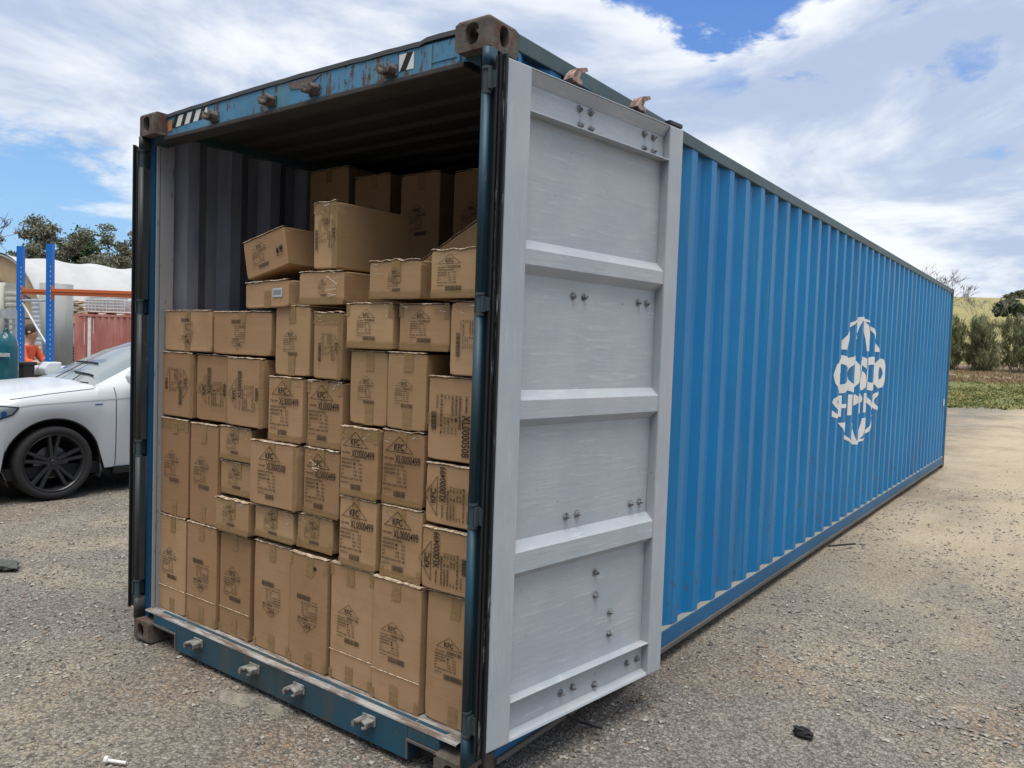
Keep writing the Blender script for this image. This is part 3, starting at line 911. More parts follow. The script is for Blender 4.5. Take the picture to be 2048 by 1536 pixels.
def flap_edge(parent, w, h, seed, d, strong=1.0):
    """bright crumpled flap edge and tape lip along the top front edge"""
    r = random.Random(seed * 17 + 3); V = []; F = []; n = int(w / .006)
    lift = r.uniform(.002, .006) * strong
    for i in range(n + 1):
        x = .002 + (w - .004) * i / n
        t = noise.noise(Vector((x * 22, seed * 5.1, 0))); t2 = noise.noise(Vector((x * 60, seed * 2.1, 4)))
        zt = h + .0012 + lift * max(0, t + .35) + .0012 * t2
        th = .0018 + .003 * max(0, noise.noise(Vector((x * 14, seed * 1.7, 9))) + .3)
        V += [(x, -.0026 - .002 * abs(t2), zt - th), (x, -.0018, zt), (x, .020, zt + .0006)]
    for i in range(n):
        a = 3 * i; F += [(a, a + 3, a + 4, a + 1), (a + 1, a + 4, a + 5, a + 2)]
    return quads_obj('flap_edge', V, F, M['cardedge'], parent)

def glints(parent, w, h, seed):  # pale slivers painted as light glints on crumpled tape
    r = random.Random(seed * 3 + 1); mb = MB()
    for k in range(5):
        side_ = r.choice((0, 1)); x = r.uniform(.005, .05) if side_ == 0 else w - r.uniform(.005, .06); z = h - r.uniform(.002, .05)
        a = r.uniform(-.6, .3) if side_ == 0 else math.pi + r.uniform(-.3, .6); ln = r.uniform(.015, .045); wd = r.uniform(.0008, .0022)
        dx, dz = math.cos(a) * ln, math.sin(a) * ln
        mb.add([(x, -.0035, z), (x + dx * .5, -.0045, z + dz * .5 + wd), (x + dx, -.0035, z + dz), (x + dx * .5, -.0032, z + dz * .5 - wd)], [(0, 1, 2), (0, 2, 3)])
    return mb.build('torn_tape_and_glint', M['tapewhite'], parent)
def scribble(parent, x, z, w, h, seed):
    r = random.Random(seed); mb = MB(); p = (x, -.004, z + h)
    for i in range(9):
        q = (x + w * r.random(), -.004 - .006 * r.random(), z + h * (1 - i / 9) * r.uniform(.5, 1)); mb.tube(p, q, .0007, .0009, 4); p = q
    return mb.build('torn_tape_and_glint', M['tapewhite'], parent)

def box(idn, x0, x1, z0, z1, kind, code, label, y=None, d=.46, rz=0.0, ry=0.0, rx=0.0, rot=0, tapes='tb', ps=None, strong=1.0, fade=False):
    x0, x1 = fx(x0), fx(x1); x0 += .003; w, h = x1 - x0 - .004, z1 - z0 - .001
    seed = sum(ord(c) * (i + 1) for i, c in enumerate(idn))
    r = random.Random(seed)
    if y is None: y = .122 + r.uniform(-.012, .012)
    root = empty('cardboard_box', (x0, y, z0), label=label, cat='cardboard box', group=BOXG, rot=(R(rx), R(ry), R(rz + (r.uniform(-.5, .5) if not rz else 0))))
    carton_body(w, d, h, seed % 97, root, idn in PALE)
    flap_edge(root, w, h, seed, d, strong)
    big = kind in 'BDR'
    if strong > 1.0 or 'h' in tapes: glints(root, w, h, seed)
    if kind != '-':
        fl = carton_print(code, big, seed)
        cfg = {'B': ((1, 1), .46, .50), 'T': ((.84, .71), .47, .50), 'S': ((.60, .47), .45, .52), 'K': ((.60, .49), .48, .46),
               'G': ((.66, .54), .46, .50), 'D': ((1, 1), .50, .50), 'R': ((.98, .98), .50, .50), 'E': ((.62, .58), .52, .50), 'Q': ((.58, .56), .55, .50)}[kind]
        sc, cxr, czr = ps if ps else cfg
        fl.xform(sc, rot, .100, .152, cxr * w, czr * h)
        # keep the stencil on the face
        flat_obj(fl, 'printed_label', M['inkfaint'] if fade else M['ink'], root)
    tw = .052
    cx = w * r.uniform(.47, .55)
    if 't' in tapes: tape_quad(root, cx - tw / 2, h - r.uniform(.075, .10), cx + tw / 2, h + .0005, skew=r.uniform(-.006, .006))
    if 'b' in tapes: tape_quad(root, cx - tw / 2, .001, cx + tw / 2, r.uniform(.08, .10), skew=r.uniform(-.003, .003))
    if 'h' in tapes: tape_quad(root, .001, .001, w - .001, .034, 'tapewide', y=-.0009)
    if 'H' in tapes: tape_quad(root, .001, h - .05, w - .001, h - .001, 'tapewide', y=-.0009)
    if 'c' in tapes:
        tape_quad(root, w - .028, h - .06, w - .0005, h - .001, y=-.0013); tape_quad(root, .0005, h - .055, .022, h - .001, y=-.0013)
    if 'l' in tapes: tape_quad(root, w - .026, .001, w - .0005, .055, y=-.0013); tape_quad(root, .0005, .001, .022, .05, y=-.0013)
    if 'v' in tapes: tape_quad(root, w - .030, .001, w - .0005, h - .001, 'tapewide', y=-.0009)
    if 'w' in tapes: tape_quad(root, .001, h * .42, w - .001, h * .42 + .05, 'tapewide', y=-.0009)
    if 'x' in tapes: scribble(root, w * .55, h * .25, w * .35, h * .55, seed)
    if 'y' in tapes: scribble(root, w * .2, h * .66, w * .3, .05, seed); 
    if 'k' in tapes:   # score line across the lower part
        mb = MB(); V = []
        for i in range(24):
            xx = w * i / 23; V += [(xx, -.0012, h * .255), (xx, -.0030 - .001 * abs(noise.noise(Vector((xx * 20, 1, seed)))), h * .258), (xx, -.0012, h * .261)]
        F = []
        for i in range(23):
            a = 3 * i; F += [(a, a + 3, a + 4, a + 1), (a + 1, a + 4, a + 5, a + 2)]
        quads_obj('crease', V, F, M['cardedge'], root)
    return root

TALL = [  # bottom row, left to right
    ('B1', .001, .299, 0, 'tbk', 'tall box in the bottom row, leftmost, against the container wall'),
    ('B2', .306, .603, 180, 'tbkl', 'second tall box from the left in the bottom row, print upside down'),
    ('B3', .611, .892, 0, 'tbkl', 'third tall box from the left in the bottom row, print upright, small box above'),
    ('B4', .922, 1.215, 180, 'tbl', 'fourth tall bottom-row box, upside-down print and a gap on its left'),
    ('B5', 1.220, 1.498, 180, 'tblc', 'fifth tall bottom-row box, upside-down print with a hole punched near its top'),
    ('B6', 1.503, 1.792, 0, 'tbkcl', 'third box from the right in the bottom row, tall with upright print'),
    ('B7', 1.798, 2.088, 0, 'tbkl', 'second box from the right in the bottom row, tall with a rounded top corner'),
    ('B8', 2.095, 2.384, 0, 'tb', 'rightmost tall box of the bottom row, half hidden by the hinge post')]
for n_, a, b, rt, tp, lb in TALL:
    z = .698 + (.004 if n_ in ('B1', 'B2') else 0) - (.004 if n_ == 'B3' else 0)
    o = box(n_, a, b, .160, z, 'T', 'X00001580', lb, rot=rt, tapes=tp, d=.47)
    if n_ == 'B5':
        mb = MB(); mb.tube((.185, .004, .485), (.185, -.0022, .485), .008, .010, 9); mb.build('punched_hole', M['black'], o)

box('C1', .007, .312, .706, 1.245, 'T', 'X00001580', 'tall box standing on the leftmost bottom box, against the wall', tapes='tbHc', fade=True)
box('C2', .322, .600, .706, 1.240, 'T', 'X00001580', 'second-layer tall box between the wall box and three small pale boxes', tapes='tb', fade=True)
box('C5', .602, .912, .706, .878, 'S', 'X00000371', 'lowest of three small pale stacked boxes, with wrinkled tape over its print', tapes='th', strong=1.6, y=.100)
box('C4', .603, .908, .895, 1.066, 'S', 'X00000371', 'middle of three small pale boxes stacked beside the tall second-layer boxes', tapes='th')
box('C3', .608, .899, 1.075, 1.247, 'S', 'X00000371', 'topmost of three small pale boxes stacked beside the tall second-layer boxes', tapes='th')
box('C6', .931, 1.243, .722, .880, 'S', 'X00000371', 'small squat box right of the pale stack, under the box with code ending 508', tapes='th')
box('C7', 1.248, 1.510, .722, .884, 'S', 'X00000371', 'small squat box with glossy tape, left of the lower left 499 box of the square', tapes='thl', strong=1.7)
box('C8', .917, 1.288, .890, 1.205, 'B', 'XL0000508', 'wide upright 508 box with a lifted top flap in the middle of the pile', tapes='tv', strong=2.0, y=.095, d=.42)
box('C9', 1.300, 1.556, .892, 1.203, 'B', 'XL0000499', '499 box with white torn tape over its triangle, right of the wide 508 box', tapes='thy', strong=1.5)
box('C12', 1.561, 1.804, .702, 1.012, 'B', 'XL0000499', 'lower left of the four upright 499 boxes forming a square above the bottom row', tapes='th')
box('C13', 1.820, 2.068, .702, 1.012, 'B', 'XL0000499', 'lower right of the four upright 499 boxes forming a square above the bottom row', tapes='thl')
box('C10', 1.565, 1.812, 1.018, 1.327, 'B', 'XL0000499', 'upper left of the four upright 499 boxes forming a square', tapes='thHc')
box('C11', 1.818, 2.066, 1.018, 1.332, 'B', 'XL0000499', 'upper right of the four upright 499 boxes forming a square', tapes='th', strong=1.5)
box('C14', 2.072, 2.384, .706, .960, 'R', 'XL0000499', 'lower of two sideways boxes with 499 codes running upwards beside the hinge post', rot=90, tapes='w', ps=((1.0, 1.0), .40, .5))
box('C15', 2.077, 2.384, .975, 1.222, 'R', 'XL0000499', 'upper of two sideways boxes with 499 codes running upwards beside the hinge post', rot=90, tapes='w', ps=((1.0, .98), .44, .5))
box('C16', 2.070, 2.384, 1.235, 1.573, 'D', 'XL0000508', 'box with a big 508 code running downwards, behind the hinge post at the right edge', rot=-90, tapes='w', ps=((1.15, 1.15), .52, .46))
box('C17', 1.595, 1.835, 1.340, 1.663, 'K', 'X000372', 'upright box with small print and a grey smudge, left of its twin', tapes='tb')
box('C18', 1.838, 2.070, 1.340, 1.664, 'K', 'X000372', 'upright box with small print and skewed top tape, beside a dark gap', tapes='tb')
box('C19', 1.040, 1.301, 1.214, 1.521, 'B', 'XL0000499', 'left of two 499 boxes side by side directly above the wide 508 box', tapes='th')
box('C20', 1.308, 1.558, 1.210, 1.517, 'B', 'XL0000499', 'right of two 499 boxes side by side above the middle of the pile', tapes='thc')
box('D1', .013, .345, 1.258, 1.612, 'D', 'XL0000508', 'box against the wall with its 508 code running downwards', rot=-90, tapes='v', ps=((.95, .95), .50, .5))
box('D2', .355, .683, 1.258, 1.608, 'D', 'XL0000508', 'box with a 508 code running upwards, taped to the box on its left', rot=90, tapes='vw', ps=((.95, .95), .52, .5))
box('D3', .694, 1.012, 1.258, 1.602, 'D', 'XL0000508', 'box with a 508 code running upwards, third from the wall', rot=90, tapes='v', ps=((.95, .95), .50, .5), y=.10)
box('E1', .037, .528, 1.619, 1.842, 'E', 'X00000371', 'wide box with upside-down print in the top left layer, against the wall', rot=180, tapes='tb', fade=True, ps=((.68, .62), .48, .5))
box('E2', .534, 1.047, 1.615, 1.834, 'E', 'X00000371', 'wide box with upside-down print, second from the wall in the top left layer', rot=180, tapes='t', fade=True, ps=((.68, .62), .44, .5))
box('F1', 1.061, 1.324, 1.530, 1.862, 'K', 'X000372', 'upright box with small print right of the two wide boxes', tapes='tb')
box('F2', 1.361, 1.560, 1.526, 1.828, 'Q', 'XL0000244', 'narrow upright box with sideways print and shiny tape, left of two 244 boxes', rot=-90, tapes='Hv', ps=((.74, .60), .54, .46), strong=1.8, y=.115)
box('G1', 1.581, 1.876, 1.672, 1.869, 'G', 'XL0000244', 'left box of the squat 244 pair under the upper right boxes', tapes='hc', strong=1.5)
box('G2', 1.896, 2.181, 1.672, 1.866, 'G', 'XL0000244', 'right box of the squat 244 pair, shaded by the box above', tapes='hc')
box('G3', 2.188, 2.384, 1.580, 1.873, 'Q', 'XL0000244', 'narrow box with sideways print touching the hinge post, right of the 244 pair', rot=-90, tapes='v', ps=((.82, .68), .58, .48), strong=1.5)
box('H1', 1.736, 2.042, 1.884, 2.044, 'S', 'X00042', 'squat shiny-taped box lying on top of the squat 244 pair', tapes='th', ps=((.42, .40), .52, .48), strong=1.8, d=.36, y=.10)
box('H2', 2.091, 2.384, 1.884, 2.076, 'G', 'XL0000244', 'upper right box with code ending 244 in front of a leaning box', tapes='h', ps=((.72, .58), .38, .5), strong=1.6, y=.10)
h4 = box('H4', .832, 1.190, 1.845, 1.975, '-', '', 'low box with a white shipping sticker, squeezed under the tilted box', tapes='b', d=.40, ry=-1.8, y=.11)
fl = Flat(); fl.rect(.225, .050, .300, .092); flat_obj(fl, 'shipping_sticker', M['paperlabel'], h4, y=-.0020)
fl = Flat(); [fl.rect(.232 + i * .006, .058, .235 + i * .006, .084) for i in range(10)]; flat_obj(fl, 'sticker_print', M['ink'], h4, y=-.0022)
h5 = box('H5', 1.236, 1.552, 1.866, 2.018, 'S', 'X0042', 'box with a white scrawl of tape, under the tallest box of the pile top', tapes='h', ps=((.34, .34), .55, .5), y=.125, d=.50, rz=0.4)
scribble(h5, .195, .03, .09, .10, 77)
i1 = box('I1', .818, 1.150, 1.990, 2.182, 'K', 'X000279', 'tilted box with upright print lying across two lower boxes, upper left of the pile top', tapes='', ry=-12.8, rz=2, y=.128, d=.42, ps=((.66, .54), .40, .5))
fl = Flat(); fl.rect(.245, .072, .262, .096); fl.rect(.270, .072, .292, .076); fl.rect(.270, .082, .292, .100); fl.rect(.245, .058, .295, .060); fl.rect(.245, .102, .295, .104)
flat_obj(fl, 'handling_marks', M['ink'], i1)
i2 = box('I2', 1.328, 1.492, 2.028, 2.330, 'Q', 'X00001460', 'tallest box of the pile top, narrow taped end forward and long dark side', rot=-90, tapes='Htv', ps=((.80, .62), .54, .50), strong=1.8, y=.13, d=.47, rx=0.4)
box('H3', 1.80, 2.16, 1.890, 2.120, '-', '', 'box leaning at a steep angle in the shade behind the upper right 244 box', y=.48, d=.36, ry=-30, rz=8, tapes='')
for k, (a, b, zt, where) in enumerate(((.16, .55, 2.770, 'leftmost of the dim boxes at the back, under the container roof'),
                            (.60, .925, 2.690, 'second dim box from the left at the back of the container'),
                            (1.01, 1.32, 2.660, 'third dim box from the left at the back of the container'),
                            (1.41, 1.72, 2.640, 'fourth dim box from the left at the back, behind the hinge post'))):
    box('Z%d' % k, a, b, zt - .54, zt, 'T', 'X00001580', 'tall ' + where, y=1.0, d=.40, tapes='t', fade=True)

# ------------------------------------------------------------------ terrain
CAMX, CAMY = 4.2189, -2.1975
FWD = (-.5962, .8028); RGT = (.8028, .5962)
def DL(x, y):
    dx, dy = x - CAMX, y - CAMY
    return dx * FWD[0] + dy * FWD[1], dx * RGT[0] + dy * RGT[1]
def sst(a, b, t):
    t = max(0., min(1., (t - a) / (b - a))); return t * t * (3 - 2 * t)
def ground_z(x, y):
    D, L = DL(x, y)
    z = .018 * noise.noise(Vector((x * .45, y * .45, 0))) + .010 * noise.noise(Vector((x * 1.6, y * 1.6, 5))) - .012
    near = sst(2.2, 2.9, x) * (1 - sst(3.6, 5.5, x)) * sst(.9, 2.0, y) * (1 - sst(8, 10.5, y))
    z += .050 * near
    if -.3 < x < 2.9 and -.3 < y < 12.4: z = min(z, .045 * near - .004 if x > 2.2 else -.004)
    bank = sst(33, 46, D) * .50 + sst(44, 56, D) * .55
    side = sst(-.50, -.05, L / max(D, 1))
    z += bank * side
    z += max(0, D - 56) * .0775 * side * (1 - sst(250, 420, D) * .45) * (1 + .12 * noise.noise(Vector((x * .012, y * .012, 0))))
    z += sst(20, 200, L) * .06 * max(0, D - 150)
    return z
def sheet(name, Ds, ratios, zoff, matr, kind='structure', drop=0.0):
    V = []; F = []
    for D in Ds:
        for q in ratios:
            L = q * (abs(D) + 6)
            x = CAMX + D * FWD[0] + L * RGT[0]; y = CAMY + D * FWD[1] + L * RGT[1]
            V.append((x, y, ground_z(x, y) + zoff - drop * sst(31.5, 35, D) * sst(.15, .30, L / max(D, 1)) * (1 + max(0, D - 60) * .05)))
    nr = len(ratios)
    for i in range(len(Ds) - 1):
        for j in range(nr - 1):
            a = i * nr + j; F.append((a, a + 1, a + nr + 1, a + nr))
    o = quads_obj(name, V, F, matr, None, smooth=True); o['kind'] = kind
    return o
def gravel_fn(t, b):
    c = geopos(t)
    sep = t.new('ShaderNodeSeparateXYZ', {0: c})
    big = t.noise(c, .33, 5, .6, .3); mid = t.noise(c, 1.5, 6, .65, .3)
    tan, grey, dk, brn = (.60, .50, .35), (.255, .245, .228), (.070, .067, .063), (.38, .27, .175)
    a = t.math('ADD', t.math('MULTIPLY', big, .6), t.math('MULTIPLY', mid, .4))
    # paler tan with growing x and y, greyer near the doors
    ypale = t.ramp(sep.outputs[1], 1.5, 9)
    west = t.ramp(sep.outputs[0], 1.0, 3.6)
    a = t.math('ADD', a, t.math('MULTIPLY', t.math('MULTIPLY', ypale, west), .32))
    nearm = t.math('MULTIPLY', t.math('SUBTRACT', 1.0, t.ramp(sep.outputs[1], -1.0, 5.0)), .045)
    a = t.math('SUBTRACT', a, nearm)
    col = t.mix(t.ramp(a, .42, .62), grey, tan)
    col = t.mix(t.math('MULTIPLY', t.ramp(t.noise(t.mapping(c, (1, 1, 1), (3, 9, 0)), .7, 5, .6), .49, .62), .75), col, brn)
    far = t.math('MULTIPLY', t.math('MULTIPLY', t.ramp(sep.outputs[1], .5, 7.0), west), t.ramp(t.noise(t.mapping(c, (.5, .25, 1), (2, 2, 0), (0, 0, R(20))), 1.2, 6, .65), .30, .62))
    col = t.mix(t.math('MULTIPLY', far, .85), col, (.68, .565, .40))
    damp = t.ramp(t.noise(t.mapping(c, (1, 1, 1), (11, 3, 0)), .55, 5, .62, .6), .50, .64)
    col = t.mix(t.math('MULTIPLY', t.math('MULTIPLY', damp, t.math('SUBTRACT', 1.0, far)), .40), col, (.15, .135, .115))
    streak = t.noise(t.mapping(c, (1, 1, 1), (0, 0, 0), (0, 0, R(-32))), 1.0, 2)
    st2 = t.noise(t.mapping(c, (2.4, .35, 1), (0, 0, 0), (0, 0, R(28))), 2.0, 5, .6)
    col = t.mix(t.math('MULTIPLY', t.ramp(st2, .5, .72), .35), col, (.37, .325, .26))
    v = t.new('ShaderNodeTexVoronoi', {'Scale': 62.0}); t.l.new(t.new('ShaderNodeVectorMath', {0: c, 1: t.vmath('MULTIPLY', t.noise(c, 30, 3, .6, out='Color'), (.02, .02, .02))}).outputs[0], v.inputs['Vector'])
    v2 = t.new('ShaderNodeTexVoronoi', {'Vector': c, 'Scale': 150.0})
    vc = t.new('ShaderNodeSeparateXYZ', {0: v.outputs['Color']})
    stone = t.mix(vc.outputs[0], (.07, .066, .062), (.50, .47, .42))
    vc2 = t.new('ShaderNodeSeparateXYZ', {0: v2.outputs['Color']})
    stone2 = t.mix(vc2.outputs[1], (.12, .105, .09), (.50, .45, .38))
    near = t.math('MAXIMUM', t.math('SUBTRACT', 1.0, t.math('ADD', t.math('MULTIPLY', t.ramp(a, .5, .7), .5), t.math('MULTIPLY', far, .75))), 0.05)
    col = t.mix(t.math('MULTIPLY', t.ramp(vc.outputs[1], .35, .6), t.math('MULTIPLY', near, .80)), col, stone)
    col = t.mix(t.math('MULTIPLY', t.ramp(vc2.outputs[0], .35, .6), .42), col, stone2)
    gap = t.ramp(v.outputs['Distance'], .008 * 62, .0105 * 62)
    col = t.mix(t.math('MULTIPLY', gap, t.math('MULTIPLY', near, .5)), col, dk)
    fine = t.noise(c, 120, 5, .75)
    col = t.mix(t.math('MULTIPLY', t.ramp(fine, .55, .68), .55), col, dk)
    col = t.mix(t.math('MULTIPLY', t.ramp(t.noise(t.mapping(c, (1, 1, 1), (7, 7, 7)), 85, 4, .7), .62, .70), .7), col, (.50, .47, .41))
    t.l.new(col, b.inputs['Base Color'])
    h = t.math('ADD', t.math('MULTIPLY', v.outputs['Distance'], -.5), t.math('MULTIPLY', v2.outputs['Distance'], -.25))
    h = t.math('ADD', h, t.math('MULTIPLY', t.noise(c, 14, 6, .7), 1.2))
    bump(t, b, h, 1.0, .026)
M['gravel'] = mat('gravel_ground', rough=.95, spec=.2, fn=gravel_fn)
def grass_fn(cols, sc):
    def fn(t, b):
        c = geopos(t)
        m = t.mapping(c, (1, 1, 1), (0, 0, 0), (0, 0, R(-36.6)))
        n1 = t.noise(t.mapping(m, (.35, 1.6, 1)), sc, 6, .65, .3); n2 = t.noise(c, sc * 7, 5, .7)
        col = t.mix(t.ramp(n1, .35, .65), cols[0], cols[1])
        col = t.mix(t.math('MULTIPLY', t.ramp(n2, .45, .65), .6), col, cols[2])
        t.l.new(col, b.inputs['Base Color'])
        bump(t, b, n2, .8, .05)
    return fn
M['grass'] = mat('green_grass', rough=.9, spec=.2, fn=grass_fn(((.085, .115, .038), (.16, .17, .065), (.32, .29, .14)), .9))
M['bank'] = mat('dry_dirt_bank', rough=.95, spec=.2, fn=grass_fn(((.24, .175, .12), (.33, .255, .17), (.16, .125, .08)), .6))
M['hill'] = mat('dry_hill_grass', rough=.95, spec=.15, fn=grass_fn(((.31, .265, .115), (.24, .23, .10), (.39, .34, .17)), .045))
near = [-220, -80, -30, -12] + list(np.linspace(-4, 12, 110)) + list(np.linspace(12.4, 33, 46))
rat = np.concatenate([[-9, -5, -3], np.linspace(-1.6, -.8, 12)[:-1], np.linspace(-.8, .75, 110), np.linspace(.75, 1.6, 12)[1:], [3, 5, 9]])
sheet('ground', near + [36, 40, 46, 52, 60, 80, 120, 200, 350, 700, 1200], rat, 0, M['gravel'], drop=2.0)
sheet('grass_verge', np.linspace(30.6, 47, 26), np.linspace(.26, 1.5, 60), .012, M['grass'])
sheet('bank', np.linspace(46.6, 66, 20), np.linspace(.22, 1.5, 60), .035, M['bank'])
sheet('hill', list(np.linspace(64, 420, 60)) + [520, 700], np.linspace(.05, 1.6, 70), .06, M['hill'])

sheet('added_dark_sheet', [-200, -90, -40, -20, -9, -5, -3.2], np.linspace(-8, 8, 60), .03, mat('bounce_cutting_dark', (.04, .04, .042), .9))  # unseen dark sheet added behind the camera to cut bounce light into the container
def tufts(name, n, D0_, D1_, q0, q1, hgt, matr, seed, zo):
    r = np.random.default_rng(seed); V = []; k = 0
    while k < n:
        D = r.uniform(D0_, D1_); L = r.uniform(q0, q1) * D; x, y = CAMX + D * FWD[0] + L * RGT[0], CAMY + D * FWD[1] + L * RGT[1]
        if noise.noise(Vector((x * .25, y * .25, seed))) < r.uniform(-.5, .2): k += 1; continue
        z = ground_z(x, y) + zo; h = hgt * r.uniform(.4, 1.2)
        for _ in range(5):
            a = r.uniform(0, 6.28); w = .03; dx, dy = math.cos(a) * w, math.sin(a) * w; lx, ly = r.uniform(-.1, .1, 2); ox, oy = r.uniform(-.15, .15, 2)
            V += [(x + ox - dx, y + oy - dy, z), (x + ox + dx, y + oy + dy, z), (x + ox + lx + dx * .3, y + oy + ly + dy * .3, z + h), (x + ox + lx - dx * .3, y + oy + ly - dy * .3, z + h)]
        k += 1
    o = quads_obj(name, V, np.arange(len(V)).reshape(-1, 4), matr); o['kind'] = 'stuff'; return o
M['tuft'] = mat('grass_blades', rough=.8, spec=.2, fn=lambda t, b: t.l.new(t.mix(t.ramp(t.noise(geopos(t), .8, 4, .6), .38, .62), (.10, .14, .04), (.34, .31, .13)), b.inputs['Base Color']))
M['drytuft'] = mat('dry_grass_blades', rough=.85, spec=.2, fn=lambda t, b: t.l.new(t.mix(t.noise(geopos(t), 1.5, 3), (.24, .17, .10), (.36, .28, .17)), b.inputs['Base Color']))
tufts('grass_tufts', 9000, 29.4, 47.5, .5, .95, .09, M['tuft'], 21, .0)
tufts('dry_grass_tufts', 3500, 46.5, 56, .5, .95, .16, M['drytuft'], 22, .02)
# loose gravel
def stones(name, n, region, smin, smax, matr, seed):
    r = np.random.default_rng(seed)
    base = np.array([[1, 0, 0], [0, 1, 0], [-1, 0, 0], [0, -1, 0], [0, 0, .8], [0, 0, -.6], [.6, .6, .45], [-.6, .55, .4], [-.5, -.65, .4], [.6, -.55, .4]])
    tri = [(0, 6, 4), (6, 1, 4), (1, 7, 4), (7, 2, 4), (2, 8, 4), (8, 3, 4), (3, 9, 4), (9, 0, 4), (0, 5, 1), (1, 5, 2), (2, 5, 3), (3, 5, 0), (0, 1, 6), (1, 2, 7), (2, 3, 8), (3, 0, 9)]
    V = []; F = []; c = 0; tries = 0
    while c < n and tries < n * 6:
        tries += 1
        D = region[0] + (region[1] - region[0]) * r.random() ** 1.35; L = r.uniform(-.75, .75) * (D + .6)
        x = CAMX + D * FWD[0] + L * RGT[0]; y = CAMY + D * FWD[1] + L * RGT[1]
        if -.02 < x < 2.46 and .02 < y < 12.2: continue
        if noise.noise(Vector((x * 1.1, y * 1.1, 2))) < r.uniform(-.45, .15): continue
        s = smin + (smax - smin) * r.random() ** 3.2
        sc = np.array([s * r.uniform(.7, 1.3), s * r.uniform(.6, 1.1), s * r.uniform(.4, .8)])
        a = r.uniform(0, 6.28); ca, sa = math.cos(a), math.sin(a)
        P = base * (1 + r.uniform(-.22, .22, base.shape)) * sc
        Q = np.stack([P[:, 0] * ca - P[:, 1] * sa + x, P[:, 0] * sa + P[:, 1] * ca + y, P[:, 2] + ground_z(x, y) + s * .12], 1)
        V.append(Q); F.append(np.array(tri) + c * 10); c += 1
    o = quads_obj(name, np.concatenate(V), np.concatenate(F), matr); o['kind'] = 'stuff'
    return o
def stone_fn(t, b):
    c = geopos(t)
    v = t.noise(c, 38, 2, .5); col = t.mix(t.ramp(v, .36, .64), (.10, .094, .085), (.40, .37, .325))
    col = t.mix(t.ramp(t.noise(t.mapping(c, (1, 1, 1), (3, 3, 3)), 21, 2), .58, .66), col, (.27, .185, .13))
    t.l.new(col, b.inputs['Base Color'])
M['stone'] = mat('loose_stone', rough=.9, spec=.25, fn=stone_fn)
stones('gravel_stones', 34000, (1.0, 10.5), .0035, .019, M['stone'], 3)
stones('pebbles', 1100, (1.5, 14), .009, .026, M['stone'], 4)

# ------------------------------------------------------------------ things lying on the yard
def at(D, L): return (CAMX + D * FWD[0] + L * RGT[0], CAMY + D * FWD[1] + L * RGT[1])
VIEW = math.atan2(RGT[1], RGT[0])       # heading of a line that runs square across the yard view
def lump(name, loc, s, matr, label, cat, seed, rz=0):
    bm = bmesh.new(); bmesh.ops.create_icosphere(bm, subdivisions=3, radius=1)
    for v in bm.verts:
        n = noise.noise(v.co * 1.6 + Vector((seed, 0, 0))) * .45 + noise.noise(v.co * 4 + Vector((seed, 5, 0))) * .25
        v.co = Vector((v.co.x * s[0], v.co.y * s[1], v.co.z * s[2])) * (1 + n)
    me = bpy.data.meshes.new(name); bm.to_mesh(me); bm.free(); me.materials.append(matr)
    o = bpy.data.objects.new(name, me); COL.objects.link(o); o.location = loc; o.rotation_euler = (0, 0, rz); tag(o, label, cat); return o
M['char'] = mat('charred_black', (.010, .010, .011), .7)
M['slate'] = mat('green_grey_stone', (.085, .095, .085), .85)
M['concrete'] = mat('weathered_concrete', rough=.95, fn=lambda t, b: t.l.new(t.mix(t.ramp(t.noise(geopos(t), 16, 6, .7), .4, .62), (.30, .27, .22), (.19, .17, .145)), b.inputs['Base Color']))
lump('charred_wood', (3.288, 1.345, .018), (.052, .024, .020), M['char'], 'charred black lump lying on gravel in front of the open grey door', 'debris', 3.1, R(-10))
lump('flat_stone', (-1.92, .07, .02), (.11, .075, .030), M['slate'], 'flat dark green stone on the gravel at the left edge', 'stone', 8.2, R(20))
mb = MB(); mb.path([(2.50, 4.86, .062), (2.60, 4.98, .07), (2.66, 5.12, .062)], .008, 6); o = mb.build('stick', M['char']); tag(o, 'short dark stick on the gravel beside the blue wall', 'stick')
for k, (x, y, sx, sy, sd) in enumerate(((1.07, -.06, .13, .085, 1.0), (1.30, -.02, .075, .05, 4.0))):
    lump('concrete_patch', (x, y, -.018), (sx, sy, .022), M['concrete'], ['larger pale concrete lump sunk in gravel before the sill', 'smaller pale concrete lump sunk in gravel before the sill'][k], 'concrete', sd)
mb = MB(); mb.tube((1.19, -.72, .012), (1.265, -.68, .010), .007, .006, 8); mb.tube((1.185, -.722, .014), (1.197, -.716, .014), .015, .013, 8)
o = mb.build('plastic_plug', mat('white_plastic', (.75, .75, .72), .5)); tag(o, 'small white plastic plug on the gravel near the bottom edge', 'litter')
mb = MB(); mb.path([(2.46, .62, .165), (2.47, .66, .09), (2.50, .72, .045), (2.58, .78, .02)], .006, 5); o = mb.build('wire_end', M['char']); tag(o, 'bent black wire end hanging below the grey door', 'wire')

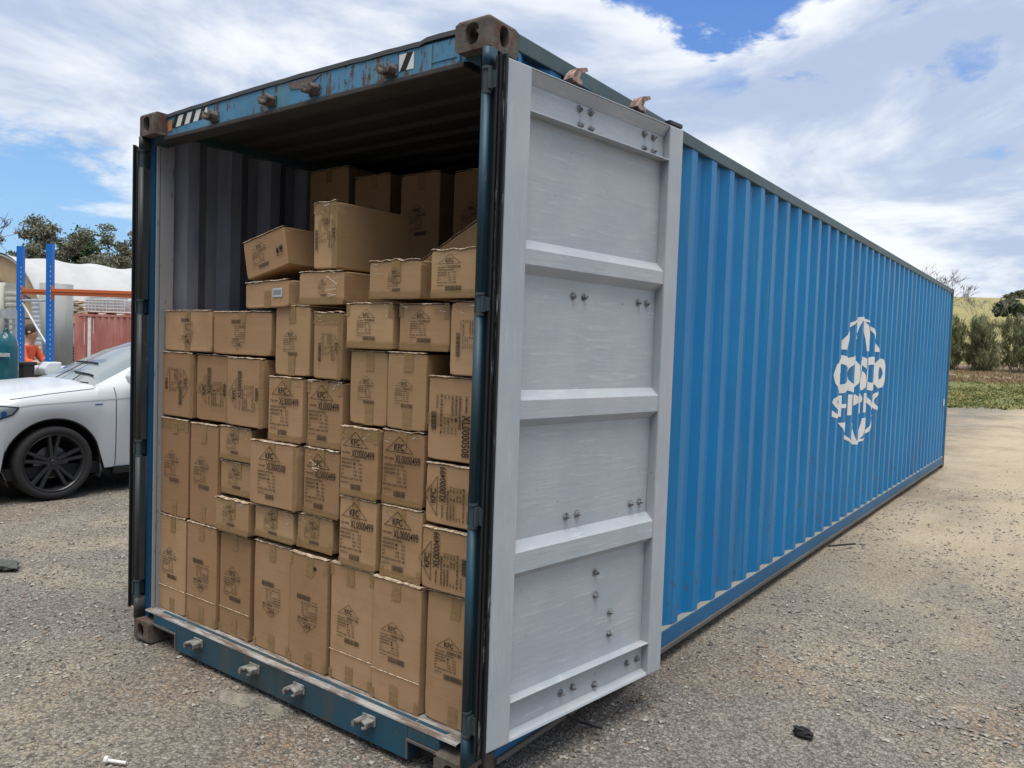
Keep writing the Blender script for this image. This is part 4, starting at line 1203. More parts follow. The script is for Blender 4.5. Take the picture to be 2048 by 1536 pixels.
# ------------------------------------------------------------------ car
def paintcar(t, b):
    b.inputs['Coat Roughness'].default_value = .12
M['carpaint'] = mat('white_car_paint', (.60, .635, .665), .35, coat=.45, fn=paintcar)
M['carglass'] = mat('car_glass', (.20, .24, .25), .12, spec=.6, coat=.3)  # sky reflection put into the pale base colour
M['blackplastic'] = mat('black_trim', (.012, .012, .013), .55)
M['tyre'] = mat('tyre_rubber', (.022, .022, .023), .8)
M['rim'] = mat('satin_black_rim', (.030, .030, .033), .28)
M['brake'] = mat('brake_disc', (.22, .21, .20), .4, metal=.8)
M['lampglass'] = mat('headlight_lens', (.22, .25, .28), .06, spec=1.0, coat=1.0)
M['chrome'] = mat('chrome', (.6, .62, .64), .15, metal=1.0)
M['seam'] = mat('panel_gap', (.03, .032, .035), .7)
car = empty('parked_car', (-5.05, 1.33, 0), rz=-math.pi / 2, label='white car with black spoked wheels parked left of the container', cat='car')
def lerp(a, b, t): return a + (b - a) * t
def I(x, xs, ys): return float(np.interp(x, xs, ys))
AX = (0.0, -2.95)
def ring(x):
    xx = [-3.95, -3.6, -3.0, -1.2, -.4, .3, .6, .93]
    base = I(x, [-3.95, -3.7, -3.4, .35, .6, .93], [.42, .30, .27, .27, .25, .30])
    zl = base
    for a in AX:
        if abs(x - a) < .474: zl = max(base, .355 + math.sqrt(max(0, .474 ** 2 - (x - a) ** 2)))
    zs = I(x, xx, [1.05, 1.08, 1.08, 1.035, 1.01, .975, .90, .75])
    zh = I(x, [-.45, 0, .4, .65, .85, .93], [1.165, 1.125, 1.075, 1.01, .90, .80])
    zb = I(x, [-3.95, -3.5, -1.5, -.45, 0, .4, .65, .85, .93], [1.15, 1.19, 1.17, 1.15, 1.11, 1.06, .99, .88, .79])
    zr = I(x, [-3.95, -3.75, -3.3, -2.2, -1.7, -1.45, -1.2, -.42], [1.17, 1.35, 1.62, 1.68, 1.665, 1.63, 1.54, 1.16])
    c = 0 if x > -.42 else 1
    k = I(x, [-3.95, -3.6, .35, .6, .8, .93], [.90, .97, 1.0, .965, .86, .70])
    fl = 0.0
    for a in AX: fl += .018 * math.exp(-((x - a) / .42) ** 4)
    h = lambda f: lerp(zl, zs, f)
    zt = lambda f, crown: (zr - .05 + crown if c else zh - .015 + crown)
    w5 = .84 if not c else .875
    pts = [(.885 + fl * 1.5, zl), (.925 + fl, h(.35)), (.938 + fl * .6, h(.7)), (.945, zs), (.915, lerp(zs, zb, .55)), (w5, zb)]
    ca = I(x, [-1.45, -.42], [1, 0]) if c else 0
    if c:
        e = lerp(.74, .60, ca)
        pts += [(lerp(w5 - .03, e + .06, .5), lerp(zb, zr - .05, .5)), (e, zr - .045), (e * .55, zr - .008), (0, zr)]
    else:
        pts += [(.76, zh - .004), (.60, zh + .004), (.34, zh + .022), (0, zh + .03)]
    return [(y * k, z) for y, z in pts]
xs = sorted(set(list(np.linspace(-3.95, .93, 123)) + [-.42, -.4199, -1.45]), reverse=True)
RG = [ring(x) for x in xs]
V = []; F = []; MI = []
nr = len(RG[0])
full = nr * 2 - 1
for x, rg in zip(xs, RG):
    for y, z in rg: V.append((x, y, z))
    for y, z in rg[-2::-1]: V.append((x, -y, z))
for i in range(len(xs) - 1):
    xm = (xs[i] + xs[i + 1]) / 2
    for j in range(full - 1):
        a = i * full + j; F.append((a, a + 1, a + full + 1, a + full))
        jj = j if j < nr - 1 else full - 2 - j
        g = 0
        if -1.43 < xm < -.45 and jj in (7, 8): g = 1
        if -3.5 < xm < -.98 and jj in (5, 6) and not (-2.12 < xm < -2.04) and not (-3.05 < xm < -2.95): g = 1
        if -3.86 < xm < -3.42 and jj in (7, 8): g = 1
        MI.append(g)
body = quads_obj('car_body', V, F, None, car, smooth=True, mi=MI, mats=[M['carpaint'], M['carglass']])
mb = MB()
for x, rg in ((.93, RG[0]), (-3.95, RG[-1])):
    p = [(y, z) for y, z in rg] + [(-y, z) for y, z in rg[-2::-1]]
    mb.add([(x, y, z) for y, z in p], [tuple(range(len(p)))])
mb.build('end_panel', M['carpaint'], car)
mb = MB(); mb.box(-3.7, .75, -.84, .84, .22, .34); mb.box(-.60 - 1.75, -.60, .84, .90, .20, .275); mb.box(-2.35, -.6, -.90, -.84, .20, .275); mb.build('underbody', M['blackplastic'], car)
def ysurf(x, z):
    rg = ring(x)[:6]; return float(np.interp(z, [p[1] for p in rg], [p[0] for p in rg]))
def side_strip(pts, w, name, m, s=1, lift=.003):
    V = []; F = []
    P = []
    for (x0, z0), (x1, z1) in zip(pts[:-1], pts[1:]):
        n = max(2, int(math.hypot(x1 - x0, z1 - z0) / .03))
        for i in range(n): P.append((lerp(x0, x1, i / n), lerp(z0, z1, i / n)))
    P.append(pts[-1])
    for i, (x, z) in enumerate(P):
        a = P[max(0, i - 1)]; b = P[min(len(P) - 1, i + 1)]; dx, dz = b[0] - a[0], b[1] - a[1]; l = math.hypot(dx, dz) or 1
        nx, nz = -dz / l * w / 2, dx / l * w / 2
        for q in (1, -1): V.append((x + nx * q, s * (ysurf(x + nx * q, z + nz * q) + lift), z + nz * q))
    F = [(2 * i, 2 * i + 1, 2 * i + 3, 2 * i + 2) for i in range(len(P) - 1)]
    return quads_obj(name, V, F, m, car)
for s in (1, -1):
    side_strip([(-.60, 1.13), (-.605, .9), (-.61, .6), (-.62, .29)], .008, 'door_seam', M['seam'], s)
    side_strip([(-1.75, 1.13), (-1.76, .6), (-1.75, .29)], .008, 'door_seam', M['seam'], s)
    side_strip([(.45, .945), (.2, .975), (-.2, .99), (-.8, 1.012), (-1.8, 1.03), (-3.2, 1.06)], .007, 'crease_line', mat('soft_crease', (.45, .48, .52), .4, coat=.5), s)
    side_strip([(.40, 1.03), (.05, 1.075), (-.25, 1.105), (-.40, 1.12)], .006, 'bonnet_seam', M['seam'], s)
    side_strip([(-.38, .955), (-.46, .958)], .012, 'fender_badge', M['chrome'], s)
    # headlight
    top = [(.345, .955), (.50, .972), (.62, .955), (.74, .93)]; bot = [(.345, .955), (.40, .885), (.52, .845), (.74, .80)]
    V = []; F = []; n = 16
    for i in range(n + 1):
        u = i / n; xt = lerp(.345, .74, u)
        zt = I(xt, [p[0] for p in top], [p[1] for p in top]); zb_ = I(xt, [p[0] for p in bot], [p[1] for p in bot])
        for q in range(5):
            z = lerp(zb_, zt, q / 4); V.append((xt, s * (ysurf(xt, z) + .006), z))
    for i in range(n):
        for q in range(4):
            a = i * 5 + q; F.append((a, a + 1, a + 6, a + 5))
    hl = quads_obj('headlight', V, F, M['lampglass'], car, smooth=True)
    side_strip([(.345, .955), (.50, .974), (.62, .957), (.74, .932)], .012, 'headlight_rim', M['blackplastic'], s, .008).parent = hl
    side_strip([(.345, .955), (.40, .885), (.52, .845), (.74, .80)], .014, 'headlight_rim', M['blackplastic'], s, .008).parent = hl
    mb = MB()
    for cx_, r_ in ((.47, .032), (.57, .036)): mb.tube((cx_, s * (ysurf(cx_, .9) - .01), .895), (cx_, s * (ysurf(cx_, .9) + .009), .895), r_, r_ * .9, 16)
    mb.build('lamp_reflector', M['chrome'], hl)
    # mirror
    mb = MB(); mb.prism([(-.86, 1.20), (-.70, 1.17), (-.66, 1.25), (-.72, 1.33), (-.88, 1.33)], 'y', s * .98, s * 1.16) ; mb.box(-.84, -.78, min(s * .86, s * .99), max(s * .86, s * .99), 1.17, 1.21)
    mb.build('wing_mirror', M['carpaint'], car, bevel=.02, segs=3)
    for a in AX:
        mb = MB(); n = 26; VV = []; FF = []
        for i in range(n + 1):
            t = math.pi * (-.12 + 1.24 * i / n)
            cxx, czz = a + .470 * math.cos(t), .355 + .470 * math.sin(t)
            yo = ysurf(min(.9, cxx), max(.3, czz)) if czz > .3 else .93
            for (dr, yy) in ((0, yo * .995 + .004), (-.012, yo - .004), (-.03, .60)):
                VV.append((a + (.472 + dr) * math.cos(t), s * yy, .355 + (.472 + dr) * math.sin(t)))
        for i in range(n):
            for q in range(2):
                b_ = i * 3 + q; FF.append((b_, b_ + 1, b_ + 4, b_ + 3))
        mb.add(VV, FF)
        mb.add([(a + .46 * math.cos(t), s * .60, .355 + .46 * math.sin(t)) for t in [2 * math.pi * i / 20 for i in range(20)]], [tuple(range(20))])
        mb.build('wheel_arch_liner', M['blackplastic'], car)
def wheel(a, s):
    r = .372; w = empty('wheel', (a, s * .80, r)); w.parent = car
    Mx = Matrix.Rotation(R(-90 * s), 4, 'X')
    mb = MB(); mb.lathe([(.285, -.115), (.31, -.133), (.345, -.135), (.366, -.118), (r, -.09), (r, .09), (.366, .118), (.345, .133), (.312, .130), (.290, .112)], 56, Mx)
    # tread grooves
    ty = mb.build('tyre', M['tyre'], w, smooth=True)
    mb = MB(); mb.lathe([(.290, .112), (.294, .124), (.286, .122), (.270, .075), (.265, -.05), (.25, -.11), (.0, -.11)], 48, Mx)
    rim = mb.build('rim', M['rim'], w, smooth=True)
    mb = MB(); mb.lathe([(.0, .02), (.165, .02), (.165, .0), (0, 0)], 32, Mx); mb.build('brake_disc', M['brake'], w)
    mb = MB()
    for k in range(5):
        A = R(90 + 72 * k + 36)
        for off in (-1, 1):
            pts = [(.055, off * .014), (.15, off * .026), (.275, off * .046)]
            for (r0, o0), (r1, o1) in zip(pts[:-1], pts[1:]):
                def pt(rr_, oo, h): return Mx @ Vector((rr_ * math.cos(A) - oo * math.sin(A), rr_ * math.sin(A) + oo * math.cos(A), h))
                wd = .015; h0, h1 = (.085 if r0 < .1 else .088), (.088 if r1 < .2 else .108)
                v = [pt(r0, o0 - wd, h0), pt(r0, o0 + wd, h0), pt(r1, o1 + wd, h1), pt(r1, o1 - wd, h1), pt(r0, o0 - wd * 1.4, h0 - .03), pt(r0, o0 + wd * 1.4, h0 - .03), pt(r1, o1 + wd * 1.4, h1 - .03), pt(r1, o1 - wd * 1.4, h1 - .03)]
                mb.add(v, [(0, 1, 2, 3), (4, 7, 6, 5), (0, 4, 5, 1), (1, 5, 6, 2), (2, 6, 7, 3), (3, 7, 4, 0)])
    mb.lathe([(0, .098), (.030, .098), (.036, .088), (.066, .086), (.072, .060), (.0, .055)], 24, Mx)
    for k in range(5):
        A = R(90 + 72 * k); p = Vector((.052 * math.cos(A), .052 * math.sin(A), .086)); mb.tube(Mx @ p, Mx @ (p + Vector((0, 0, .010))), .008, .008, 6)
    mb.build('spokes', M['rim'], w, bevel=.002)
for a in AX:
    for s in (1, -1): wheel(a, s)
def zglass(x, y):
    g = ring(x); return float(np.interp(abs(y), [g[9][0], g[8][0], g[7][0]], [g[9][1], g[8][1], g[7][1]])) + .014
for (xa, ya), (xb, yb), arm in (((-.84, -.50), (-.80, .10), (-.44, -.12)), ((-.60, -.02), (-.58, .46), (-.44, .30))):
    mb = MB(); n = 6
    P_ = [(lerp(xa, xb, i / n), lerp(ya, yb, i / n)) for i in range(n + 1)]
    mb.path([(x, y, zglass(x, y)) for x, y in P_], .010, 6)
    xm, ym = P_[n // 2]; mb.path([(lerp(arm[0], xm, q / 4), lerp(arm[1], ym, q / 4), zglass(lerp(arm[0], xm, q / 4), lerp(arm[1], ym, q / 4)) + .008) for q in range(5)], .006, 5)
    mb.build('wiper', M['blackplastic'], car)
mb = MB(); mb.box(-.47, -.405, -.58, .60, 1.150, 1.172); mb.build('cowl', M['blackplastic'], car, bevel=.004)
# door side window trim
side = MB()
for s in (1, -1): side.path([(-.95, s * .872, 1.178), (-2.0, s * .872, 1.195), (-3.3, s * .855, 1.21)], .010, 6)
side.build('window_trim', M['chrome'], car)

# ------------------------------------------------------------------ pallet rack and gas cylinder
def noisy(c1, c2, sc, lo=.4, hi=.6, st=(1, 1, 1)):
    return lambda t, b: t.l.new(t.mix(t.ramp(t.noise(t.mapping(geopos(t), st), sc, 6, .65), lo, hi), c1, c2), b.inputs['Base Color'])
M['rackblue'] = mat('rack_blue', (.01, .17, .62), .4)
M['rackdark'] = mat('rack_slot', (.45, .55, .62), .6)
M['rackorange'] = mat('rack_orange', (.62, .15, .05), .5)
M['galv'] = mat('galvanised_steel', rough=.45, metal=.3, fn=noisy((.42, .46, .50), (.55, .58, .61), 12))
rack = empty('pallet_rack', (-8.74, 3.19, 0), rz=VIEW, label='blue pallet rack uprights with orange beams behind the white car', cat='pallet rack')
def upright(x, y, h, par):
    mb = MB(); w, d = .095, .07
    mb.prism([(x - w / 2, y - d / 2), (x + w / 2, y - d / 2), (x + w / 2, y + d / 2), (x + w / 2 - .012, y + d / 2), (x + w / 2 - .012, y - d / 2 + .012), (x - w / 2 + .012, y - d / 2 + .012), (x - w / 2 + .012, y + d / 2), (x - w / 2, y + d / 2)], 'z', 0, h)
    mb.box(x - .07, x + .07, y - .06, y + .06, 0, .008)
    up = mb.build('upright', M['rackblue'], par)
    mb = MB(); z = .15
    while z < h - .3:
        mb.prism([(x + .016, z), (x + .034, z), (x + .030, z + .028), (x + .020, z + .028)], 'y', y - d / 2 - .0022, y - d / 2 - .0002); z += .075
    mb.build('upright_slots', M['rackdark'], up)
    return up
for fx_ in (0, 2.75):
    upright(fx_, -.0, 3.06, rack); upright(fx_ - .68, .35, 3.05, rack)
    for p_, q_ in (((-.03, .02, 2.19), (-.66, .34, 2.19)), ((-.03, .02, 1.45), (-.64, .33, 2.15)), ((-.03, .02, 1.35), (-.66, .34, .75)), ((-.03, .02, .3), (-.66, .34, .3))):
        mb = MB(); mb.tube((fx_ + p_[0], p_[1], p_[2]), (fx_ + q_[0], q_[1], q_[2]), .018, .018, 8); mb.build('frame_brace', M['galv'], rack)
for (ox, oy) in ((0, 0), (-.68, .35)):
    mb = MB(); mb.box(ox + .05, ox + 2.70, oy - .055, oy - .01, 2.325, 2.375); mb.box(ox + .05, ox + 2.70, oy - .045, oy - .01, 2.29, 2.325)
    mb.box(ox + .045, ox + .052, oy - .060, oy - .0, 2.20, 2.42); mb.build('beam', M['rackorange'], rack, bevel=.003)
M['tealcyl'] = mat('teal_cylinder_paint', (.006, .115, .15), .3, coat=.4)
px, py = at(10.2, -6.66)
for k, (x, y, lb) in enumerate(((px, py, 'dark teal gas cylinder with brass valve, standing behind the car bonnet'),)):
    g = empty('gas_cylinder', (x, y, 0), label=lb, cat='gas cylinder')
    mb = MB(); mb.lathe([(0, 0), (.13, 0), (.14, .02), (.14, 1.48), (.130, 1.56), (.10, 1.63), (.05, 1.67), (.035, 1.70), (.035, 1.73), (0, 1.73)], 28); mb.build('cylinder_body', M['tealcyl'], g, smooth=True)
    mb = MB(); mb.tube((0, 0, 1.73), (0, 0, 1.83), .022, .016, 10); mb.tube((-.05, 0, 1.79), (.06, 0, 1.79), .014, .014, 8); mb.tube((0, 0, 1.83), (0, 0, 1.85), .035, .035, 12)
    mb.tube((.06, 0, 1.72), (.06, 0, 1.84), .018, .018, 8)
    mb.build('valve', M['chrome'], g)
cr = empty('cylinder_stand', (px, py, 0), rz=VIEW, label='galvanised stand holding the teal gas cylinder upright', cat='cylinder stand')
mb = MB(); mb.box(-.9, .22, -.17, -.155, 1.86, 1.98); mb.build('rail', M['galv'], cr)
mb = MB(); mb.box(-.9, .145, -.165, -.150, 1.36, 1.41); mb.build('rail', M['galv'], cr)
for x in (-.88, 0):
    mb = MB(); mb.box(x - .02, x + .02, -.15 if x < 0 else .15, -.11 if x < 0 else .19, 0, 1.98); mb.build('post', M['galv'], cr)
mb = MB(); mb.box(-.02, .02, -.154, .149, 1.90, 1.94); mb.box(-.86, -.03, .15, .18, .2, .25); mb.build('brace', M['galv'], cr)
mb = MB(); mb.tube((-.05, -.18, 1.92), (-.05, -.169, 1.92), .022, .022, 8); mb.build('bolt', M['blackplastic'], cr)
bx_, by_ = at(10.9, -6.92)
bn = empty('plastic_bin', (bx_, by_, 0), rz=VIEW, label='black plastic bin between the gas cylinder and the blue rack', cat='bin')
mb = MB(); 
mb.add([(-.10, -.1, .05), (.10, -.1, .05), (.10, .1, .05), (-.10, .1, .05), (-.13, -.13, 1.22), (.13, -.13, 1.22), (.13, .13, 1.22), (-.13, .13, 1.22)], [(0, 3, 2, 1), (4, 5, 6, 7), (0, 1, 5, 4), (1, 2, 6, 5), (2, 3, 7, 6), (3, 0, 4, 7)])
mb.build('bin_body', M['blackplastic'], bn, bevel=.01)
mb = MB(); mb.box(-.15, .15, -.15, .15, 1.2205, 1.27); mb.build('bin_lid', M['blackplastic'], bn, bevel=.01)

# ------------------------------------------------------------------ person
M['skin'] = mat('skin', (.50, .28, .19), .6); M['hivis'] = mat('orange_shirt', (.80, .13, .05), .8); M['trouser'] = mat('navy_trousers', (.03, .04, .07), .85); M['hair'] = mat('dark_hair', (.05, .03, .02), .8)
hx, hy = at(13.6, -8.62)
per = empty('person', (hx, hy, 0), rz=VIEW, label='person in an orange shirt leaning over a pipe behind the blue rack', cat='person')
def skin(name, pts, edges, matr, parent, root=0, sub=2):
    me = bpy.data.meshes.new(name); me.from_pydata([p[0] for p in pts], edges, []); me.materials.append(matr)
    o = bpy.data.objects.new(name, me); COL.objects.link(o); o.parent = parent
    o.modifiers.new('skin', 'SKIN')
    if not me.skin_vertices: bpy.context.view_layer.update()
    if len(me.skin_vertices) == 0:
        bpy.context.view_layer.objects.active = o
    for i, p in enumerate(pts):
        r = p[1] if isinstance(p[1], tuple) else (p[1], p[1])
        me.skin_vertices[0].data[i].radius = r
        me.skin_vertices[0].data[i].use_root = (i == root)
    m = o.modifiers.new('sub', 'SUBSURF'); m.levels = sub; m.render_levels = sub
    return o
# local X runs to the right of the photo, Y away from it; the figure looks towards +X and bends forward
J = [((0, 0, .93), .13), ((.05, 0, 1.15), .13), ((.11, 0, 1.38), .15), ((.15, 0, 1.48), .065), ((.185, 0, 1.56), .062), ((.20, 0, 1.66), .098), ((.205, 0, 1.74), .080),
     ((.12, -.19, 1.40), .062), ((.22, -.23, 1.18), .046), ((.42, -.20, 1.16), .036), ((.47, -.195, 1.155), .022),
     ((.12, .19, 1.40), .062), ((.24, .23, 1.19), .046), ((.44, .16, 1.17), .036), ((.49, .155, 1.165), .022),
     ((0, -.10, .88), .10), ((.03, -.11, .50), .07), ((-.02, -.11, .10), .045), ((.10, -.12, .04), .036),
     ((0, .10, .88), .10), ((.06, .12, .50), .07), ((.02, .12, .10), .045), ((.14, .12, .04), .036)]
Ed = [(0, 1), (1, 2), (2, 3), (3, 4), (4, 5), (5, 6), (2, 7), (7, 8), (8, 9), (9, 10), (2, 11), (11, 12), (12, 13), (13, 14), (0, 15), (15, 16), (16, 17), (17, 18), (0, 19), (19, 20), (20, 21), (21, 22)]
pb = skin('person_body', J, Ed, M['skin'], per)
for sy, ox in ((-.195, .47), (.155, .49)):
    zh_ = 1.155 if sy < 0 else 1.165
    pts = [((ox, sy, zh_), .020), ((ox + .045, sy, zh_ - .004), .026)]; ed = [(0, 1)]
    for k, (dy, ln) in enumerate(((-.028, .055), (-.010, .065), (.010, .062), (.028, .048))):
        i = len(pts); pts += [((ox + .075, sy + dy, zh_ - .006), .009), ((ox + .075 + ln * .55, sy + dy * 1.1, zh_ - .018), .008), ((ox + .075 + ln * .8, sy + dy * 1.1, zh_ - .04), .007)]
        ed += [(1, i), (i, i + 1), (i + 1, i + 2)]
    i = len(pts); pts += [((ox + .035, sy + (.035 if sy < 0 else -.035), zh_ - .012), .009), ((ox + .065, sy + (.052 if sy < 0 else -.052), zh_ - .03), .008)]; ed += [(0, i), (i, i + 1)]
    skin('hand', pts, ed, M['skin'], per, sub=1)
skin('shirt', [((.0, 0, .95), .150), ((.05, 0, 1.15), .150), ((.11, 0, 1.38), .172), ((.14, 0, 1.46), .085), ((.12, -.19, 1.40), .080), ((.22, -.23, 1.18), .062), ((.36, -.21, 1.165), .050), ((.12, .19, 1.40), .080), ((.24, .23, 1.19), .062), ((.38, .175, 1.175), .050)],
     [(0, 1), (1, 2), (2, 3), (2, 4), (4, 5), (5, 6), (2, 7), (7, 8), (8, 9)], M['hivis'], per)
skin('trousers', [((0, 0, .93), .145), ((0, -.10, .86), .112), ((.03, -.11, .50), .085), ((-.02, -.11, .10), .065), ((0, .10, .86), .112), ((.06, .12, .50), .085), ((.02, .12, .10), .065)],
     [(0, 1), (1, 2), (2, 3), (0, 4), (4, 5), (5, 6)], M['trouser'], per)
hb = MB(); hb.lathe([(0, .115), (.05, .108), (.088, .07), (.102, .015), (.098, -.05), (.085, -.07)], 20, Matrix.Translation((.172, 0, 1.722)) @ Matrix.Rotation(R(-14), 4, 'Y')); hb.build('hair', M['hair'], pb, smooth=True)
fb = MB(); fb.tube((.295, 0, 1.70), (.322, 0, 1.675), .010, .016, 8); fb.box(.288, .300, -.028, .028, 1.637, 1.644)
for s in (-1, 1): fb.tube((.283, s * .034, 1.705), (.296, s * .034, 1.705), .011, .008, 8); fb.tube((.20, s * .095, 1.69), (.21, s * .112, 1.695), .026, .022, 8)
fb.build('face', M['skin'], pb)
# pipe on trestles
px2, py2 = at(13.3, -8.6)
pp = empty('work_pipe', (px2, py2, 0), rz=VIEW, label='long grey pipe lying on trestles behind the blue rack', cat='pipe')
mb = MB(); mb.tube((-.1, -.06, 1.05), (2.6, -.06, 1.05), .085, .085, 20); mb.build('pipe_body', M['galv'], pp)
for x in (.35, 2.2):
    t_ = empty('trestle', (px2 + x * RGT[0], py2 + x * RGT[1], 0), rz=VIEW, label='steel trestle under the %s end of the grey pipe' % ('near' if x < 1 else 'far'), cat='trestle', group='trestles under the pipe')
    mb = MB(); mb.box(-.03, .03, -.35, .25, .92, .964); mb.build('top_bar', M['blackplastic'], t_)
    for a in (-.3, .2):
        for b in (-.18, .18): mb = MB(); mb.tube((0, a, .92), (b, a, 0), .018, .018, 6); mb.build('leg', M['blackplastic'], t_)

# ------------------------------------------------------------------ background yard
M['fabric'] = mat('white_shelter_fabric', rough=.6, fn=noisy((.46, .47, .48), (.53, .53, .53), .35))
M['tan'] = mat('tan_end_wall', rough=.8, fn=noisy((.52, .38, .23), (.60, .45, .29), .8))
sx, sy = at(43, -28.9)
sh = empty('tunnel_shelter', (sx, sy, 0), rz=VIEW + R(60), label='white fabric tunnel shelter with a tan end wall behind the yard', cat='shelter')
rad, Ls, hub = 5.4, 34, .55
nA, nLn = 24, 69; V = []; F = []
for i in range(nLn):
    x = Ls * i / (nLn - 1); ph = (x % 2.83) / 2.83; sag = .20 * math.sin(math.pi * ph) ** .7
    for j in range(nA + 1):
        a = math.pi * j / nA; rr_ = rad - sag
        V.append((x, rr_ * math.cos(a), hub + rr_ * math.sin(a) * 1.02))
for i in range(nLn - 1):
    for j in range(nA):
        a = i * (nA + 1) + j; F.append((a, a + nA + 1, a + nA + 2, a + 1))
quads_obj('roof_fabric', V, F, M['fabric'], sh, smooth=True)
mb = MB(); mb.add([(.25, (rad - .15) * math.cos(math.pi * j / nA), hub + (rad - .15) * math.sin(math.pi * j / nA)) for j in range(nA + 1)] + [(.25, -(rad - .15), 0), (.25, rad - .15, 0)], [tuple(range(nA + 3))]); mb.build('end_wall', M['tan'], sh)
mb = MB()
for s in (-1, 1): mb.box(0, Ls, s * rad - .05, s * rad + .05, 0, hub)
mb.build('side_wall', M['fabric'], sh)
mb = MB(); pts = [(.1, (rad - .05) * math.cos(math.pi * j / nA), hub + (rad - .05) * math.sin(math.pi * j / nA)) for j in range(nA + 1)]; mb.path(pts, .07, 6)
mb.build('end_hoop', M['fabric'], sh)
mb = MB()
for a, b in (((-rad * .7, 3.4), (0, 4.6)), ((0, 4.6), (rad * .7, 3.4)), ((-rad * .95, 2.4), (rad * .95, 2.4)), ((-2.4, 2.4), (0, 4.6)), ((2.4, 2.4), (0, 4.6)), ((-4.6, .2), (-2.4, 2.4)), ((4.6, .2), (2.4, 2.4)), ((-1.2, 3.6), (1.2, 3.6))):
    mb.tube((.12, a[0], a[1]), (.12, b[0], b[1]), .05, .05, 6)
mb.build('end_truss', M['trouser'], sh)

M['pipegrey'] = mat('pale_grey_pipe', rough=.7, fn=noisy((.40, .41, .38), (.50, .50, .46), 1.2, st=(1, 1, .3)))
M['pipedark'] = mat('mid_grey_pipe', rough=.7, fn=noisy((.27, .29, .29), (.34, .35, .34), 1.5, st=(1, 1, .3)))
M['pipeblue'] = mat('blue_grey_ribbed_pipe', rough=.5, fn=noisy((.36, .41, .48), (.46, .50, .55), 2))
def pipe(D, L, r, h, m, lb, rib=0, lean=0, name='standing_pipe'):
    x, y = at(D, L); prof = [(r * .88, 0), (r, 0)]
    if rib:
        z = .0
        while z < h - rib: prof += [(r, z + .01), (r, z + rib * .45), (r * .90, z + rib * .55), (r * .90, z + rib * .9)]; z += rib
    prof += [(r, h), (r * .88, h), (r * .88, .05)]
    mb = MB(); mb.lathe(prof, 28); o = mb.build(name, m, None, smooth=not rib); o.location = (x, y, 0 if not lean else -.05)
    o.rotation_euler = (0, 0, 0) if not lean else (Matrix.Rotation(VIEW, 3, 'Z') @ Matrix.Rotation(R(lean), 3, 'Y')).to_euler()
    tag(o, lb, 'pipe', 'large pipes standing upright in the yard'); return o
pipe(30, -19.95, .36, 3.55, M['pipegrey'], 'smooth pale pipe standing at the far left edge of the yard')
pipe(30, -19.32, .27, 3.52, M['pipegrey'], 'pale ringed pipe standing just left of the left blue upright', rib=.22)
pipe(28, -17.05, .135, 2.95, M['pipeblue'], 'thin blue-grey ribbed pipe leaning between the two blue uprights', rib=.16, lean=-4)
pipe(30.5, -17.95, .58, 3.60, M['pipedark'], 'widest dark grey pipe standing behind the right blue upright')
pipe(31, -18.75, .20, 3.35, M['pipegrey'], 'narrow pale pipe half hidden behind the leaning ribbed pipe')

M['redcont'] = mat('faded_red_container', rough=.7, fn=noisy((.42, .15, .13), (.55, .24, .21), 1.3, st=(1, 1, .3)))
M['timber'] = mat('raw_timber', rough=.85, fn=noisy((.46, .33, .20), (.60, .46, .31), 3, st=(1, 1, 6)))
M['yellowt'] = mat('yellow_timber', rough=.8, fn=noisy((.60, .42, .14), (.70, .54, .25), 3))
def red_container(D, L, z, lb, band=False, W_=6.06):
    x, y = at(D, L); r = empty('red_container', (x, y, z), rz=VIEW, label=lb, cat='shipping container', group='red containers in the yard')
    H_, D_ = 2.59, 2.44
    mb = MB(); V = []; n = 0; xx = .12; pr = []
    while xx < W_ - .3: pr += [(xx, .0), (xx + .07, 0), (xx + .14, .045), (xx + .21, .045)]; xx += .278
    for px_, py_ in pr: V += [(px_, py_, .16), (px_, py_, H_ - .1)]
    mb.add(V, [(2 * i, 2 * i + 2, 2 * i + 3, 2 * i + 1) for i in range(len(pr) - 1)])
    mb.build('side_wall', M['redcont'], r)
    mb = MB(); mb.box(0, .12, -.01, .1, 0, H_); mb.box(W_ - .12, W_, -.01, .1, 0, H_); mb.box(.12, W_ - .12, -.008, .08, 0, .16); mb.box(.12, W_ - .12, -.008, .08, H_ - .1, H_ - .002)
    mb.build('frame', M['redcont'], r)
    mb = MB(); mb.box(.01, W_ - .01, .101, D_, .02, H_ - .02); mb.build('shell', M['redcont'], r)
    if band:
        mb = MB(); mb.box(.60, .74, -.006, -.001, .3, 2.42); mb.box(.44, .46, -.006, -.001, 1.2, 2.2); mb.box(.86, .88, -.006, -.001, 1.7, 2.4); mb.build('white_paint_streak', M['white'], r)
    return r
red_container(35, -19.78, 0, 'faded red container with a white paint streak, behind the white car', True)
red_container(47, -27.3, 1.28, 'darker red container raised up far behind the timber heap', W_=2.44)
cx_, cy_ = at(35.6, -19.65)
cg = empty('wire_crate', (cx_, cy_, 2.595), rz=VIEW, label='white wire crate on a pallet on top of the red container', cat='crate')
M['tote'] = mat('white_tote', rough=.5, fn=noisy((.50, .55, .56), (.62, .66, .67), 4)); M['wire'] = mat('white_wire', (.75, .76, .76), .5)
mb = MB(); mb.box(.03, 1.80, .03, .97, .20, .68); mb.build('tote_body', M['tote'], cg)
mb = MB()
for i in range(12): mb.tube((.0 + i * .166, 0, .13), (.0 + i * .166, 0, .72), .012, .012, 5)
for i in range(5): mb.tube((0, 0, .16 + i * .135), (1.83, 0, .16 + i * .135), .012, .012, 5)
mb.build('wire_mesh', M['wire'], cg)
mb = MB()
for x in (0, .85, 1.7): mb.box(x, x + .12, 0, .95, 0, .09)
mb.box(0, 1.83, 0, .98, .092, .12); mb.build('pallet', M['timber'], cg)
mb = MB()
